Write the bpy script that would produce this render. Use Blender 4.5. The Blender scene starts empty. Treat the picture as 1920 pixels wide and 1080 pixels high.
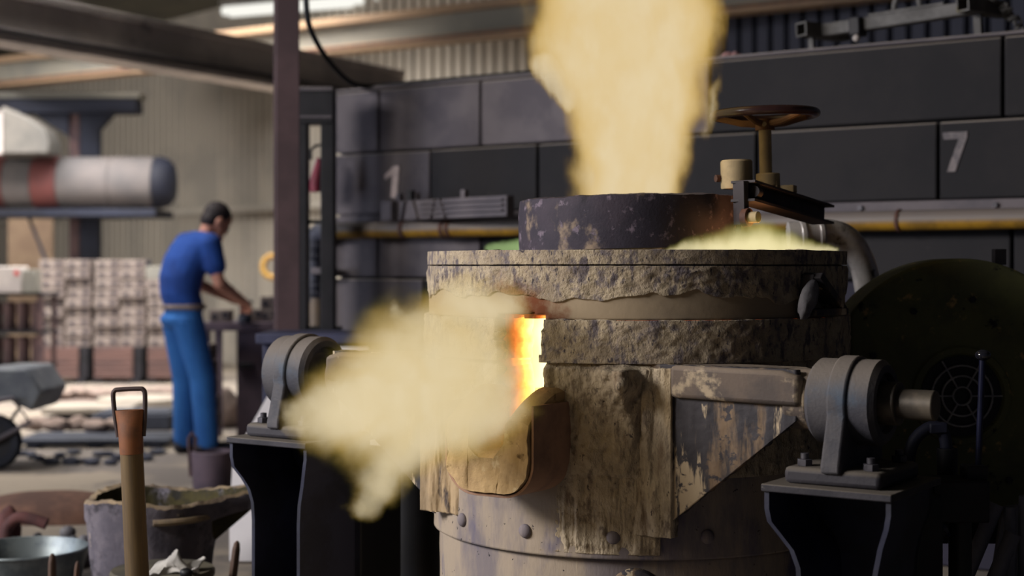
import bpy, bmesh, math, random
import numpy as np
from mathutils import Vector, Matrix, Euler
sc = bpy.context.scene
COL = sc.collection
PI = math.pi
rnd = random.Random(5)

# ------------------------------------------------------------------ camera, world, lights
CAMZ, F, HX, HY = 1.25, 2800.0, 960.0, 500.0        # focal length in px of a 1920 px wide frame, horizon row
cam = bpy.data.cameras.new('camera'); camo = bpy.data.objects.new('camera', cam); COL.objects.link(camo)
camo.location = (0, 0, CAMZ); camo.rotation_euler = (PI/2, 0, 0)
cam.sensor_width = 36; cam.lens = 36*F/1920; cam.shift_y = -(540-HY)/1920
cam.clip_start = .05; cam.clip_end = 200
cam.dof.use_dof = True; cam.dof.focus_distance = 3.95; cam.dof.aperture_fstop = 2.0
sc.camera = camo
sc.view_settings.view_transform = 'Standard'; sc.view_settings.look = 'None'
sc.view_settings.exposure = 0.0; sc.view_settings.gamma = 1.0; sc.view_settings.use_curve_mapping = False
sc.cycles.use_denoising = True
sc.cycles.max_bounces = 6; sc.cycles.diffuse_bounces = 3; sc.cycles.glossy_bounces = 3
sc.cycles.volume_bounces = 0; sc.cycles.sample_clamp_indirect = 4.0

def lin(c):
    return tuple(((v/255)/12.92 if v/255 <= .04045 else ((v/255+.055)/1.055)**2.4) for v in c)

w = bpy.data.worlds.new('world'); sc.world = w; w.use_nodes = True
bg = w.node_tree.nodes['Background']; bg.inputs[0].default_value = (.32, .36, .52, 1); bg.inputs[1].default_value = .082

def area(name, loc, target, sx, sy, power, col, spread=180):
    l = bpy.data.lights.new(name, 'AREA'); l.shape = 'RECTANGLE'; l.size = sx; l.size_y = sy; l.energy = power; l.color = col; l.spread = math.radians(spread)
    o = bpy.data.objects.new(name, l); COL.objects.link(o); o.location = loc
    o.rotation_euler = (Vector(target)-Vector(loc)).to_track_quat('-Z', 'Y').to_euler()
    return o
def point(name, loc, power, col, r=.1):
    l = bpy.data.lights.new(name, 'POINT'); l.energy = power; l.color = col; l.shadow_soft_size = r
    o = bpy.data.objects.new(name, l); COL.objects.link(o); o.location = loc
    return o
area('hall_overhead_fill', (-4.3, 14.6, 4.5), (-4.3, 15.3, 0), 5, 3.0, 760, (1, .96, .92), 120)  # unseen area lamp added above the hall to brighten it
area('hall_left_fill', (-13.0, 10.5, 2.4), (-5.5, 17.5, 1.2), 5, 3.6, 210, (1, .96, .92), 90)  # unseen area lamp added at the left to lift the back wall
area('aisle_overhead_fill', (-4.2, 10.0, 4.5), (-4.0, 10.2, 0), 2.4, 1.6, 170, (1, .95, .90), 95)  # overhead lamp added out of view to lighten the aisle floor
area('furnace_key', (-5.7, 2.6, 3.5), (.0, 4.4, 1.0), 3.2, 1.4, 235, (1, .955, .92), 110)  # unseen key lamp added to light the furnace from the left
area('cool_side_fill', (-8.0, 5.2, 1.8), (-1.6, 7.2, 1.0), 2.0, 2.6, 55, (.76, .83, 1), 100)  # unseen bluish fill lamp added at the left side
point('spout_fire', (-.33, 3.30, .95), 2.6, (1, .70, .36), .14)
point('lid_fire', (.37, 4.42, 1.75), 2.6, (1, .76, .42), .14)
point('gap_fire', (.70, 4.17, 1.335), .8, (1, .45, .15), .03)

# ------------------------------------------------------------------ helpers
def P(px, py, Y):
    return Vector(((px-HX)/F*Y, Y, CAMZ-(py-HY)/F*Y))
def floorY(py): return CAMZ*F/(py-HY)

def tag(o, label=None, cat=None, group=None, kind=None):
    if label: o['label'] = label
    if cat: o['category'] = cat
    if group: o['group'] = group
    if kind: o['kind'] = kind
    return o
def thing(name, label, cat, loc=(0, 0, 0), rotz=0, group=None, rot=None):
    o = bpy.data.objects.new(name, None); COL.objects.link(o); o.location = loc
    o.rotation_euler = rot if rot else (0, 0, rotz); o.empty_display_size = .1
    return tag(o, label, cat, group)
def dup(root, loc=None, rot=None, label=None, group=None):
    r = root.copy(); COL.objects.link(r)
    if loc is not None: r.location = loc
    if rot is not None: r.rotation_euler = rot
    if label: r['label'] = label
    if group: r['group'] = group
    for ch in list(root.children):
        c = ch.copy(); COL.objects.link(c); c.parent = r
        for g in list(ch.children):
            d = g.copy(); COL.objects.link(d); d.parent = c
    return r

class MB:
    def __init__(s): s.v = []; s.f = []
    def add(s, vs, fs, M=None):
        n = len(s.v)
        for p in vs:
            p = Vector(p); s.v.append(tuple(M @ p) if M else tuple(p))
        s.f += [tuple(i+n for i in f) for f in fs]
        return s
    def box(s, c, d, M=None, R=None):
        x, y, z = [a/2 for a in d]; c = Vector(c)
        vs = [Vector((sx*x, sy*y, sz*z)) for sx in (-1, 1) for sy in (-1, 1) for sz in (-1, 1)]
        if R is not None: vs = [R @ p for p in vs]
        vs = [p+c for p in vs]
        return s.add(vs, [(0, 1, 3, 2), (4, 6, 7, 5), (0, 4, 5, 1), (2, 3, 7, 6), (0, 2, 6, 4), (1, 5, 7, 3)], M)
    def cyl(s, a, b, ra, rb=None, n=24, cap=True):
        rb = ra if rb is None else rb
        a = Vector(a); b = Vector(b); d = (b-a).normalized()
        q = d.to_track_quat('Z', 'Y'); vs = []
        for c, r in ((a, ra), (b, rb)):
            for i in range(n):
                t = 2*PI*i/n; vs.append(c+q @ Vector((r*math.cos(t), r*math.sin(t), 0)))
        fs = [(i, (i+1) % n, n+(i+1) % n, n+i) for i in range(n)]
        if cap: fs += [tuple(range(n-1, -1, -1)), tuple(range(n, 2*n))]
        return s.add(vs, fs)
    def tube(s, pts, r, n=12, closed=False, cap=True, flat=None):
        pts = [Vector(p) for p in pts]; m = len(pts); vs = []; fs = []
        rs = r if isinstance(r, (list, tuple)) else [r]*m
        up = None
        for i, p in enumerate(pts):
            if closed: d = pts[(i+1) % m]-pts[i-1]
            else: d = pts[min(i+1, m-1)]-pts[max(i-1, 0)]
            d.normalize()
            if up is None:
                up = Vector((0, 0, 1)) if abs(d.z) < .9 else Vector((1, 0, 0))
            sx = d.cross(up).normalized(); up = sx.cross(d).normalized()
            for k in range(n):
                t = 2*PI*k/n
                vs.append(p+sx*(rs[i]*math.cos(t))+up*(rs[i]*math.sin(t)*(flat or 1)))
        e = m if closed else m-1
        for i in range(e):
            a = i*n; b = ((i+1) % m)*n
            fs += [(a+k, a+(k+1) % n, b+(k+1) % n, b+k) for k in range(n)]
        if cap and not closed: fs += [tuple(range(n-1, -1, -1)), tuple(range((m-1)*n, m*n))]
        return s.add(vs, fs)
    def lathe(s, prof, n=48, M=None, closed=False):
        m = len(prof); vs = [(r*math.cos(2*PI*i/n), r*math.sin(2*PI*i/n), z) for i in range(n) for r, z in prof]
        fs = []
        for i in range(n):
            a = i*m; b = ((i+1) % n)*m
            for k in range(m if closed else m-1):
                k2 = (k+1) % m; fs.append((a+k, b+k, b+k2, a+k2))
        return s.add(vs, fs, M)
    def prism(s, poly, h0, h1, axis='y', M=None):
        """polygon (u,v) extruded: axis y -> (u, h, v); axis x -> (h, u, v); axis z -> (u, v, h)"""
        g = {'y': lambda u, v, h: (u, h, v), 'x': lambda u, v, h: (h, u, v), 'z': lambda u, v, h: (u, v, h)}[axis]
        n = len(poly); vs = [g(u, v, h0) for u, v in poly]+[g(u, v, h1) for u, v in poly]
        fs = [tuple(range(n)), tuple(range(2*n-1, n-1, -1))]+[(i, n+i, n+(i+1) % n, (i+1) % n) for i in range(n)]
        return s.add(vs, fs, M)
    def sphere(s, c, r, n=16, m=10, M=None):
        c = Vector(c); rr = r if isinstance(r, (tuple, list)) else (r, r, r)
        vs = [c+Vector((0, 0, rr[2]))]
        for j in range(1, m):
            t = PI*j/m
            vs += [c+Vector((rr[0]*math.sin(t)*math.cos(2*PI*i/n), rr[1]*math.sin(t)*math.sin(2*PI*i/n), rr[2]*math.cos(t))) for i in range(n)]
        vs.append(c-Vector((0, 0, rr[2])))
        fs = [(0, 1+i, 1+(i+1) % n) for i in range(n)]
        for j in range(m-2):
            a = 1+j*n; fs += [(a+i, a+n+i, a+n+(i+1) % n, a+(i+1) % n) for i in range(n)]
        a = 1+(m-2)*n; fs += [(a+i, len(vs)-1, a+(i+1) % n) for i in range(n)]
        return s.add(vs, fs, M)
    def mesh(s, name, sharp=35):
        me = bpy.data.meshes.new(name); me.from_pydata(s.v, [], s.f)
        bm = bmesh.new(); bm.from_mesh(me); bmesh.ops.recalc_face_normals(bm, faces=bm.faces); bm.to_mesh(me); bm.free()
        me.shade_smooth()
        try: me.set_sharp_from_angle(angle=math.radians(sharp))
        except Exception: pass
        return me
    def build(s, name, mat, parent=None, bev=0, loc=None, sharp=35, rot=None):
        o = bpy.data.objects.new(name, s.mesh(name, sharp)); COL.objects.link(o)
        for m in (mat if isinstance(mat, (list, tuple)) else [mat]): o.data.materials.append(m)
        o.parent = parent
        if loc is not None: o.location = loc
        if rot is not None: o.rotation_euler = rot
        if bev:
            b = o.modifiers.new('bevel', 'BEVEL'); b.width = bev; b.segments = 2; b.limit_method = 'ANGLE'; b.angle_limit = math.radians(40)
        return o

def clone(o, parent=None, loc=None, rot=None, name=None):
    c = o.copy(); COL.objects.link(c)
    if name: c.name = name
    c.parent = parent
    if loc is not None: c.location = loc
    if rot is not None: c.rotation_euler = rot
    return c

def baked(o):
    """apply the modifiers of o"""
    dg = bpy.context.evaluated_depsgraph_get(); dg.update()
    me = bpy.data.meshes.new_from_object(o.evaluated_get(dg)); o.modifiers.clear(); old = o.data; o.data = me
    bpy.data.meshes.remove(old)
    return o
def remeshed(o, voxel, smooth=4):
    m = o.modifiers.new('r', 'REMESH'); m.mode = 'VOXEL'; m.voxel_size = voxel; m.use_smooth_shade = True
    if smooth:
        k = o.modifiers.new('s', 'SMOOTH'); k.factor = .5; k.iterations = smooth
    mats = [x for x in o.data.materials]
    baked(o)
    o.data.shade_smooth()
    if not o.data.materials:
        for x in mats: o.data.materials.append(x)
    return o

# ---- value noise
def vnoise(p, seed=0):
    i = np.floor(p).astype(np.int64); f = p-i; f = f*f*(3-2*f)
    def h(x, y, z):
        n = (x*374761393+y*668265263+z*2147483647+seed*974711) & 0x7fffffff
        n = ((n ^ (n >> 13))*1274126177) & 0x7fffffff
        return ((n ^ (n >> 16)) & 0xffff)/65535.0
    x, y, z = i[:, 0], i[:, 1], i[:, 2]; r = 0
    for dx in (0, 1):
        for dy in (0, 1):
            for dz in (0, 1):
                wgt = (f[:, 0] if dx else 1-f[:, 0])*(f[:, 1] if dy else 1-f[:, 1])*(f[:, 2] if dz else 1-f[:, 2])
                r = r+wgt*h(x+dx, y+dy, z+dz)
    return r
def fbm(p, o=4, seed=0):
    r = 0; a = .5; t = 0
    for k in range(o):
        r = r+a*vnoise(p*(2**k)+17.3*k, seed+k); t += a; a *= .5
    return r/t-.5

# ---- materials
def newmat(name):
    m = bpy.data.materials.new(name); m.use_nodes = True; nt = m.node_tree; nt.nodes.clear()
    return m, nt
def N(nt, t, **kw):
    n = nt.nodes.new(t)
    for k, v in kw.items():
        if k.startswith('i_'): n.inputs[k[2:].replace('_', ' ')].default_value = v
        else: setattr(n, k, v)
    return n
def mixc(nt, fac, a, b):
    n = nt.nodes.new('ShaderNodeMix'); n.data_type = 'RGBA'; L = nt.links.new
    if hasattr(fac, 'is_output'): L(fac, n.inputs[0])
    else: n.inputs[0].default_value = fac
    for s, v in ((6, a), (7, b)):
        if hasattr(v, 'is_output'): L(v, n.inputs[s])
        else: n.inputs[s].default_value = (*v, 1)
    return n.outputs[2]
def ramp(nt, fac, a, b):
    n = nt.nodes.new('ShaderNodeMapRange'); n.interpolation_type = 'SMOOTHSTEP'
    n.inputs[1].default_value = a; n.inputs[2].default_value = b
    nt.links.new(fac, n.inputs[0]); return n.outputs[0]
def M(name, c1, c2=None, scale=7, rough=.75, metal=0, bump=.0, bscale=60, stretch=(1, 1, 1), spots=(), dust=None, lo=.4, hi=.6, spec=.35, scorch=None):
    """colours are 0..255; spots = [(colour, scale, lo, hi, stretch)] laid over in order; dust = (colour, amount) lies on upward faces"""
    m, nt = newmat(name); L = nt.links.new
    out = N(nt, 'ShaderNodeOutputMaterial'); b = N(nt, 'ShaderNodeBsdfPrincipled'); L(b.outputs[0], out.inputs[0])
    b.inputs['Roughness'].default_value = rough; b.inputs['Metallic'].default_value = metal
    b.inputs['Specular IOR Level'].default_value = spec
    tc = N(nt, 'ShaderNodeTexCoord')
    def nz(sc_, st, seed, det=6):
        mp = N(nt, 'ShaderNodeMapping'); mp.inputs['Scale'].default_value = st; mp.inputs['Location'].default_value = (seed, seed*.7, seed*1.3)
        L(tc.outputs['Object'], mp.inputs[0])
        n = N(nt, 'ShaderNodeTexNoise'); n.inputs['Scale'].default_value = sc_; n.inputs['Detail'].default_value = det; n.inputs['Roughness'].default_value = .62
        L(mp.outputs[0], n.inputs['Vector']); return n.outputs['Fac']
    c1 = lin(c1); c2 = lin(c2) if c2 else tuple(v*.72 for v in c1)
    col = mixc(nt, ramp(nt, nz(scale, stretch, 1.7), lo, hi), c1, c2)
    for k, sp in enumerate(spots):
        c, s_, a, z = sp[:4]; st = sp[4] if len(sp) > 4 else (1, 1, 1)
        col = mixc(nt, ramp(nt, nz(s_, st, 5.1+3*k), a, z), col, lin(c))
    if scorch:                                            # burnt stain around a point of the object: (colour, centre, radius)
        ds = N(nt, 'ShaderNodeVectorMath', operation='DISTANCE'); L(tc.outputs['Object'], ds.inputs[0]); ds.inputs[1].default_value = scorch[1]
        nd_ = N(nt, 'ShaderNodeMath', operation='MULTIPLY_ADD'); L(nz(16, (1, 1, 1), 2.2), nd_.inputs[0]); nd_.inputs[1].default_value = scorch[2]*2.2; L(ds.outputs['Value'], nd_.inputs[2])
        col = mixc(nt, ramp(nt, nd_.outputs[0], scorch[2]*2.1, scorch[2]*1.2), col, lin(scorch[0]))
    if dust:
        g = N(nt, 'ShaderNodeNewGeometry'); sx = N(nt, 'ShaderNodeSeparateXYZ'); L(g.outputs['Normal'], sx.inputs[0])
        r = ramp(nt, sx.outputs[2], *(dust[2] if len(dust) > 2 else (.1, .8))); mu = N(nt, 'ShaderNodeMath', operation='MULTIPLY'); L(r, mu.inputs[0]); mu.inputs[1].default_value = dust[1]
        col = mixc(nt, mu.outputs[0], col, lin(dust[0]))
    L(col, b.inputs['Base Color'])
    if bump:
        bn = N(nt, 'ShaderNodeBump'); bn.inputs['Strength'].default_value = 1; bn.inputs['Distance'].default_value = bump
        L(nz(bscale, stretch, 9.3, 5), bn.inputs['Height']); L(bn.outputs[0], b.inputs['Normal'])
    return m
def glow(name, c1, c2, strength, scale=9, stretch=(1, 1, .35)):
    m, nt = newmat(name); L = nt.links.new
    out = N(nt, 'ShaderNodeOutputMaterial'); e = N(nt, 'ShaderNodeEmission'); L(e.outputs[0], out.inputs[0])
    tc = N(nt, 'ShaderNodeTexCoord'); mp = N(nt, 'ShaderNodeMapping'); mp.inputs['Scale'].default_value = stretch; L(tc.outputs['Object'], mp.inputs[0])
    n = N(nt, 'ShaderNodeTexNoise'); n.inputs['Scale'].default_value = scale; n.inputs['Detail'].default_value = 3; L(mp.outputs[0], n.inputs['Vector'])
    L(mixc(nt, ramp(nt, n.outputs['Fac'], .35, .65), c1, c2), e.inputs[0]); e.inputs[1].default_value = strength
    return m
def emit(name, c, strength):
    return glow(name, c, c, strength)

DARK = (26, 26, 32)
m_floor = M('concrete_floor', (140, 129, 115), (104, 97, 92), 1.1, .9, bump=.004, bscale=14, spots=[((78, 74, 76), 2.4, .56, .7)])
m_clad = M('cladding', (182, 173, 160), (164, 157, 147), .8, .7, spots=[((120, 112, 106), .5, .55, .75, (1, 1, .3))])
m_claddk = M('dark_cladding', (58, 60, 74), (48, 50, 64), .8, .7)
m_ceil = M('roof_sheet', (104, 100, 86), (86, 84, 76), .6, .85)
m_girder = M('tan_girder', (150, 124, 98), (132, 110, 90), 1.2, .7)
m_web = M('girder_web', (128, 124, 114), (112, 110, 104), 1.2, .75)
m_crane = M('crane_steel', (222, 212, 204), (184, 176, 172), .9, .7, spots=[((170, 128, 108), 1.6, .62, .72), ((110, 104, 106), 1.3, .60, .70)])
m_navy = M('dark_navy_steel', (34, 38, 54), (28, 30, 42), 2, .7)
m_col = M('column_paint', (92, 74, 78), (80, 65, 69), 3, .65, bump=.001, bscale=60)
m_dark = M('dark_steel', (30, 28, 34), (20, 20, 25), 5, .6, bump=.0006, bscale=90)
m_block = M('grey_block', (100, 94, 98), (84, 79, 85), 3, .92, dust=((168, 158, 150), .8), bump=.002, bscale=55, spots=[((120, 104, 96), 2.2, .64, .76)])
m_paint = M('dark_painted_block', (34, 32, 35), (28, 27, 31), 2.2, .85, dust=((150, 140, 132), .8), bump=.0015, bscale=55, spots=[((78, 73, 72), 2.8, .62, .76)])  # dark paint, deepened further to carry the light falloff towards the right
m_bluebl = M('slate_block', (44, 42, 56), (36, 35, 48), 2, .85, bump=.0015, bscale=55)
m_white = M('white_numeral', (205, 190, 190), (180, 166, 168), 14, .7)
m_grnum = M('weathered_numeral', (122, 113, 114), (88, 83, 87), 18, .7)
m_yel = M('yellow_pipe', (150, 112, 30), (118, 88, 30), 6, .55, dust=((104, 97, 95), .95, (-.45, .15)))
m_pipedk = M('pipe_fitting', (66, 68, 82), (42, 44, 56), 10, .55, dust=((104, 102, 106), .6))
m_silver = M('bright_pipe', (186, 182, 180), (160, 156, 156), 9, .35, .35, spots=[((70, 66, 60), 12, .58, .7)])
m_frame = M('grey_frame', (98, 91, 95), (82, 77, 83), 4, .75)
m_tube = M('grey_tube', (100, 98, 98), (78, 76, 76), 6, .7, spots=[((92, 84, 48), 4, .62, .7)])
m_rag = M('pink_cloth', (160, 120, 120), (130, 100, 104), 14, .9)
m_cloth = M('white_cloth', (176, 172, 166), (150, 146, 142), 12, .95, bump=.002, bscale=30)
m_green = M('green_housing', (92, 94, 60), (76, 78, 54), 4, .7, bump=.0006, bscale=140, spots=[((160, 130, 84), 22, .6, .74), ((22, 22, 20), 16, .62, .7)])
m_grille = M('grille_steel', (150, 150, 154), (124, 124, 130), 20, .55)
m_black = M('black_steel', (16, 16, 20), (11, 11, 14), 8, .5)
m_lever = M('lever_steel', (36, 38, 62), (28, 30, 46), 12, .3, .3)
m_ball = M('black_knob', (30, 30, 38), (24, 24, 30), 10, .12, spec=.8)
m_grbar = M('pale_bar', (112, 112, 122), (92, 92, 104), 5, .6)
m_bear = M('bearing_casting', (70, 68, 72), (52, 52, 60), 9, .7, bump=.0012, bscale=120, dust=((112, 103, 95), .75),
           spots=[((58, 70, 86), 6, .62, .78), ((150, 142, 132), 15, .68, .74)])
m_foot = M('foot_casting', (52, 50, 56), (40, 39, 46), 9, .75, bump=.0012, bscale=90, dust=((98, 90, 80), .7), spots=[((150, 144, 136), 22, .66, .72)])
m_ped = M('pedestal_steel', (40, 42, 60), (30, 31, 44), 6, .6, bump=.0006, bscale=80)
m_bolt = M('bolt_steel', (74, 72, 78), (54, 52, 58), 20, .5, .4)
m_shaft = M('shaft_steel', (92, 84, 74), (70, 64, 58), 14, .5, .3)
# furnace
m_crust = M('slag_crust', (178, 163, 140), (150, 136, 116), 9, .95, bump=.008, bscale=90, stretch=(1, 1, .6),
            spots=[((112, 94, 76), 20, .54, .72, (1, 1, .3)), ((200, 186, 160), 16, .6, .74, (1, 1, .35)), ((112, 99, 86), 38, .52, .68, (1, 1, .45)), ((72, 64, 62), 70, .62, .70, (1, 1, .5)), ((160, 134, 88), 4, .60, .80, (1, 1, .2))])
m_upper = M('crusted_shell', (170, 155, 132), (146, 132, 114), 12, .92, bump=.006, bscale=120,
            spots=[((104, 96, 100), 26, .5, .68), ((94, 86, 90), 34, .50, .64, (1, 1, .4)), ((66, 60, 66), 70, .60, .68, (1, 1, .5)), ((176, 142, 84), 3.5, .64, .82)], scorch=((112, 74, 44), (-.02, -.61, 1.16), .10))
m_clay = M('clay_band', (150, 134, 112), (136, 122, 104), 4, .92, bump=.0008, bscale=40, scorch=((104, 58, 34), (.06, -.61, 1.135), .09))
m_lower = M('lower_shell', (150, 136, 120), (112, 104, 106), 6, .85, bump=.0012, bscale=110, stretch=(1, 1, .3),
            spots=[((88, 84, 104), 5, .52, .66, (1, 1, .4)), ((46, 42, 46), 44, .64, .69), ((174, 158, 134), 9, .63, .72, (1, 1, .15))])
m_apron = M('apron_plate', (56, 53, 58), (46, 44, 50), 8, .75, bump=.001, bscale=80,
            spots=[((122, 102, 82), 9, .52, .62, (1, 1, .22)), ((182, 164, 138), 15, .55, .60, (1, 1, .16)), ((58, 55, 60), 34, .54, .62)])
m_arm = M('trunnion_steel', (96, 84, 76), (78, 70, 67), 6, .8, bump=.001, bscale=80, spots=[((158, 142, 120), 8, .55, .63)], dust=((126, 112, 98), .6))
m_spout = M('spout_refractory', (186, 158, 116), (164, 138, 102), 9, .95, bump=.003, bscale=60, spots=[((112, 90, 62), 18, .6, .7), ((206, 184, 146), 14, .62, .72)])
m_spoutsh = M('spout_steel', (156, 122, 100), (128, 100, 86), 6, .8, bump=.001, bscale=60)
m_lid = M('lid_steel', (56, 48, 58), (42, 37, 48), 5, .78, bump=.0012, bscale=110,
          spots=[((134, 116, 98), 6, .56, .66, (1, 1, .8)), ((104, 92, 104), 28, .56, .66), ((34, 30, 38), 9, .6, .7)])
m_rust = M('rusty_steel', (96, 62, 48), (70, 48, 44), 12, .75, bump=.0008, bscale=80)
m_beam = M('scorched_beam', (58, 50, 52), (44, 38, 42), 10, .65)
m_cream = M('cream_casting', (176, 156, 120), (156, 138, 106), 10, .85, bump=.0006, bscale=90)
m_wheel = M('handwheel_paint', (66, 42, 40), (48, 34, 36), 8, .3, spec=.6)
m_spoke = M('handwheel_spoke', (130, 92, 56), (104, 72, 48), 8, .6)
# workshop
m_core = M('pale_core', (124, 113, 107), (104, 93, 89), 6, .95)
m_hole = M('core_hole', (58, 54, 60), (48, 45, 52), 6, .95)
m_crate = M('rust_crate', (98, 74, 69), (80, 62, 60), 3, .9, stretch=(.4, .4, 3))
m_rustc = M('rust_casting', (92, 72, 72), (70, 56, 60), 6, .85, bump=.004, bscale=20)
m_duct = M('duct_sheet', (104, 98, 97), (90, 87, 88), 1.5, .85, 0)
m_ductr = M('duct_red', (112, 64, 62), (96, 58, 58), 2, .65)
m_hood = M('hood_sheet', (104, 100, 95), (86, 84, 81), 1.6, .6)
m_tan = M('tan_board', (150, 128, 106), (134, 112, 94), 2, .9)
m_box = M('white_box', (172, 164, 160), (158, 151, 149), 3, .8)
m_redmk = M('red_mark', (190, 70, 70), (176, 66, 66), 3, .8)
m_barrow = M('barrow_tray', (112, 116, 120), (88, 92, 100), 3, .6)
m_tyre = M('tyre', (34, 36, 44), (26, 28, 36), 6, .85)
m_bench = M('bench_steel', (92, 78, 88), (72, 62, 74), 3, .75)
m_bluesteel = M('blue_grey_steel', (62, 64, 88), (50, 52, 74), 4, .6)
m_sand = M('pale_sand', (134, 117, 108), (110, 97, 91), 5, .95, bump=.01, bscale=14)
m_slab = M('pale_slab', (150, 141, 129), (130, 122, 113), 2, .9)
m_scrap = M('dark_scrap', (58, 60, 72), (42, 44, 56), 5, .8, bump=.008, bscale=20)
m_board = M('dark_plank', (50, 54, 66), (40, 44, 54), 4, .8)
m_sheet = M('pale_sheet', (206, 202, 204), (192, 188, 192), 1.4, .85)
m_brownsand = M('brown_sand', (112, 82, 68), (84, 62, 54), 4, .95, bump=.004, bscale=40)
m_redcast = M('red_casting', (92, 56, 54), (72, 46, 46), 8, .8)
m_stone = M('grey_slag', (120, 118, 122), (84, 82, 90), 8, .85, bump=.003, bscale=40)
m_galv = M('galvanised', (120, 128, 130), (92, 100, 106), 8, .42, .5)
m_ladle = M('ladle_crust', (104, 98, 106), (82, 78, 88), 7, .92, bump=.003, bscale=50, spots=[((50, 47, 54), 5, .54, .66), ((150, 138, 128), 12, .64, .72)])
m_ladlein = M('ladle_lining', (64, 58, 32), (46, 42, 30), 11, .95, bump=.006, bscale=40, spots=[((120, 116, 128), 6, .56, .68), ((40, 38, 34), 16, .56, .66)])
m_rimcr = M('ladle_rim', (140, 122, 98), (112, 98, 84), 12, .95, bump=.003, bscale=60)
m_grip = M('grip_iron', (66, 50, 48), (54, 42, 42), 10, .6)
m_socket = M('rusty_socket', (116, 70, 40), (92, 58, 38), 9, .6, spots=[((84, 56, 42), 14, .6, .7)])
m_wood = M('worn_wood', (100, 80, 50), (82, 66, 45), 5, .6, stretch=(6, 6, .4), spots=[((146, 140, 138), 3, .56, .68, (1, 1, .2))])
m_wood2 = M('old_wood', (92, 66, 50), (72, 54, 44), 5, .7, stretch=(6, 6, .5))
m_olive = M('olive_lid', (86, 80, 66), (70, 66, 58), 6, .8)
m_skin = M('skin', (196, 142, 122), (182, 128, 110), 6, .6)
m_shirt = M('blue_shirt', (34, 72, 148), (28, 60, 128), 4, .9, bump=.006, bscale=9)
m_trou = M('blue_trousers', (48, 104, 172), (38, 88, 154), 3, .9, bump=.008, bscale=9, stretch=(1, 1, .5))
m_belt = M('belt', (132, 118, 112), (110, 98, 96), 20, .8)
m_hair = M('dark_hair', (44, 36, 38), (34, 28, 32), 40, .7, bump=.004, bscale=60)
m_boot = M('work_boot', (40, 40, 50), (32, 32, 40), 8, .6)
m_eye = M('eye', (60, 50, 46), (50, 42, 40), 8, .3)
m_bluedrum = M('blue_drum', (60, 110, 170), (52, 98, 156), 3, .5)
m_red = M('red_hose', (130, 44, 64), (108, 38, 54), 6, .6)
m_cable = M('black_cable', (26, 28, 34), (22, 24, 30), 6, .6)
m_hosey = M('yellow_hose', (170, 132, 60), (150, 112, 60), 6, .6)

# ------------------------------------------------------------------ structure
def struct(o): o['kind'] = 'structure'; return o
fl = MB().box((0, 12, -.1), (44, 44, .2)).build('floor', m_floor); struct(fl)
ce = MB().box((-3, 16, 4.68), (34, 40, .12)).build('ceiling', m_ceil); struct(ce)
# corrugated back wall: a straight wall coming nearer towards the right
A = Vector((-10.6, 27.1, 0)); B = Vector((6.4, 7.9, 0)); A = A+(A-B).normalized()*8*6*.17
wd = (B-A).normalized(); wn = Vector((wd.y, -wd.x, 0))
if wn.y > 0: wn = -wn
wall = bpy.data.objects.new('wall_back', None); COL.objects.link(wall); struct(wall)
wall.location = A; wall.rotation_euler = (0, 0, math.atan2(wd.y, wd.x))   # local x along the wall; the hall is at local -y
pitch = .17; nr = 6
prof = []
for k in range(nr):
    x = k*pitch; prof += [(x, 0), (x+.055, -.0), (x+.062, .08), (x+.102, .08), (x+.109, 0)]
prof.append((nr*pitch, 0))
mb = MB(); n = len(prof)
vs = [(u, v, 0) for u, v in prof]+[(u, v, 4.62) for u, v in prof]+[(u, v+.004, 0) for u, v in prof]+[(u, v+.004, 4.62) for u, v in prof]
fs = [(i, i+1, n+i+1, n+i) for i in range(n-1)]+[(2*n+i, 3*n+i, 3*n+i+1, 2*n+i+1) for i in range(n-1)]
mb.add(vs, fs)
sh = mb.build('cladding_sheet', m_clad, wall, sharp=20)
L_ = (B-A).length; k = 1
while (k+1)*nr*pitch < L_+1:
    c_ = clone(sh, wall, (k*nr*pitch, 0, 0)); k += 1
    if (A+wd*(k*nr*pitch)).x > 1.35: c_.material_slots[0].link = 'OBJECT'; c_.material_slots[0].material = m_claddk  # sheets towards the right end get a darker, bluer tone
MB().box((L_/2, -.05, 1.98), (L_, .1, .09)).build('girt', m_clad, wall, .01)
MB().box((L_/2, .2, 2.3), (L_, .1, 4.6)).build('backing', m_navy, wall)

def wallY(px):                                           # block wall face
    return 1/(1/8.0+(px-700)/1200*(1/6.1-1/8.0))
def WP(px): Y = wallY(px); return Vector(((px-HX)/F*Y, Y, 0))
bw = bpy.data.objects.new('wall_right', None); COL.objects.link(bw); struct(bw)
b0 = WP(628); b1 = WP(2150); bd = (b1-b0).normalized(); bw.location = b0; bw.rotation_euler = (0, 0, math.atan2(bd.y, bd.x))
def wx(px): return (WP(px)-b0).dot(bd)                   # distance along the block wall
zs = [2.2, 1.862, 1.527, 1.19, .855, .52, .185, 0]
joints = [[628, 710, 900, 1330, 1880, 2150], [628, 808, 1010, 1420, 1760, 2150], [628, 712, 905, 1200, 1560, 1900, 2150],
          [628, 800, 1000, 1400, 1700, 2150], [628, 712, 905, 1300, 1640, 2150], [628, 800, 1000, 1400, 1700, 2150], [628, 1100, 1640, 2150]]
for c in range(7):
    z1, z0 = zs[c], zs[c+1]
    for a, b in zip(joints[c], joints[c][1:]):
        xa, xb = wx(a)+.006, wx(b)-.006
        pale = (b <= 910 and not (c == 1 and a > 700) and not (c == 0 and a > 720))
        mt = m_block if (pale or (c == 0 and a < 905)) else (m_bluebl if c >= 3 and a > 1300 else m_paint)
        dy = rnd.uniform(-.003, .003)-.009*c
        MB().box(((xa+xb)/2, .15+dy, (z0+z1)/2), (xb-xa, .3, z1-z0-.012)).build('block', mt, bw, .008)
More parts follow.
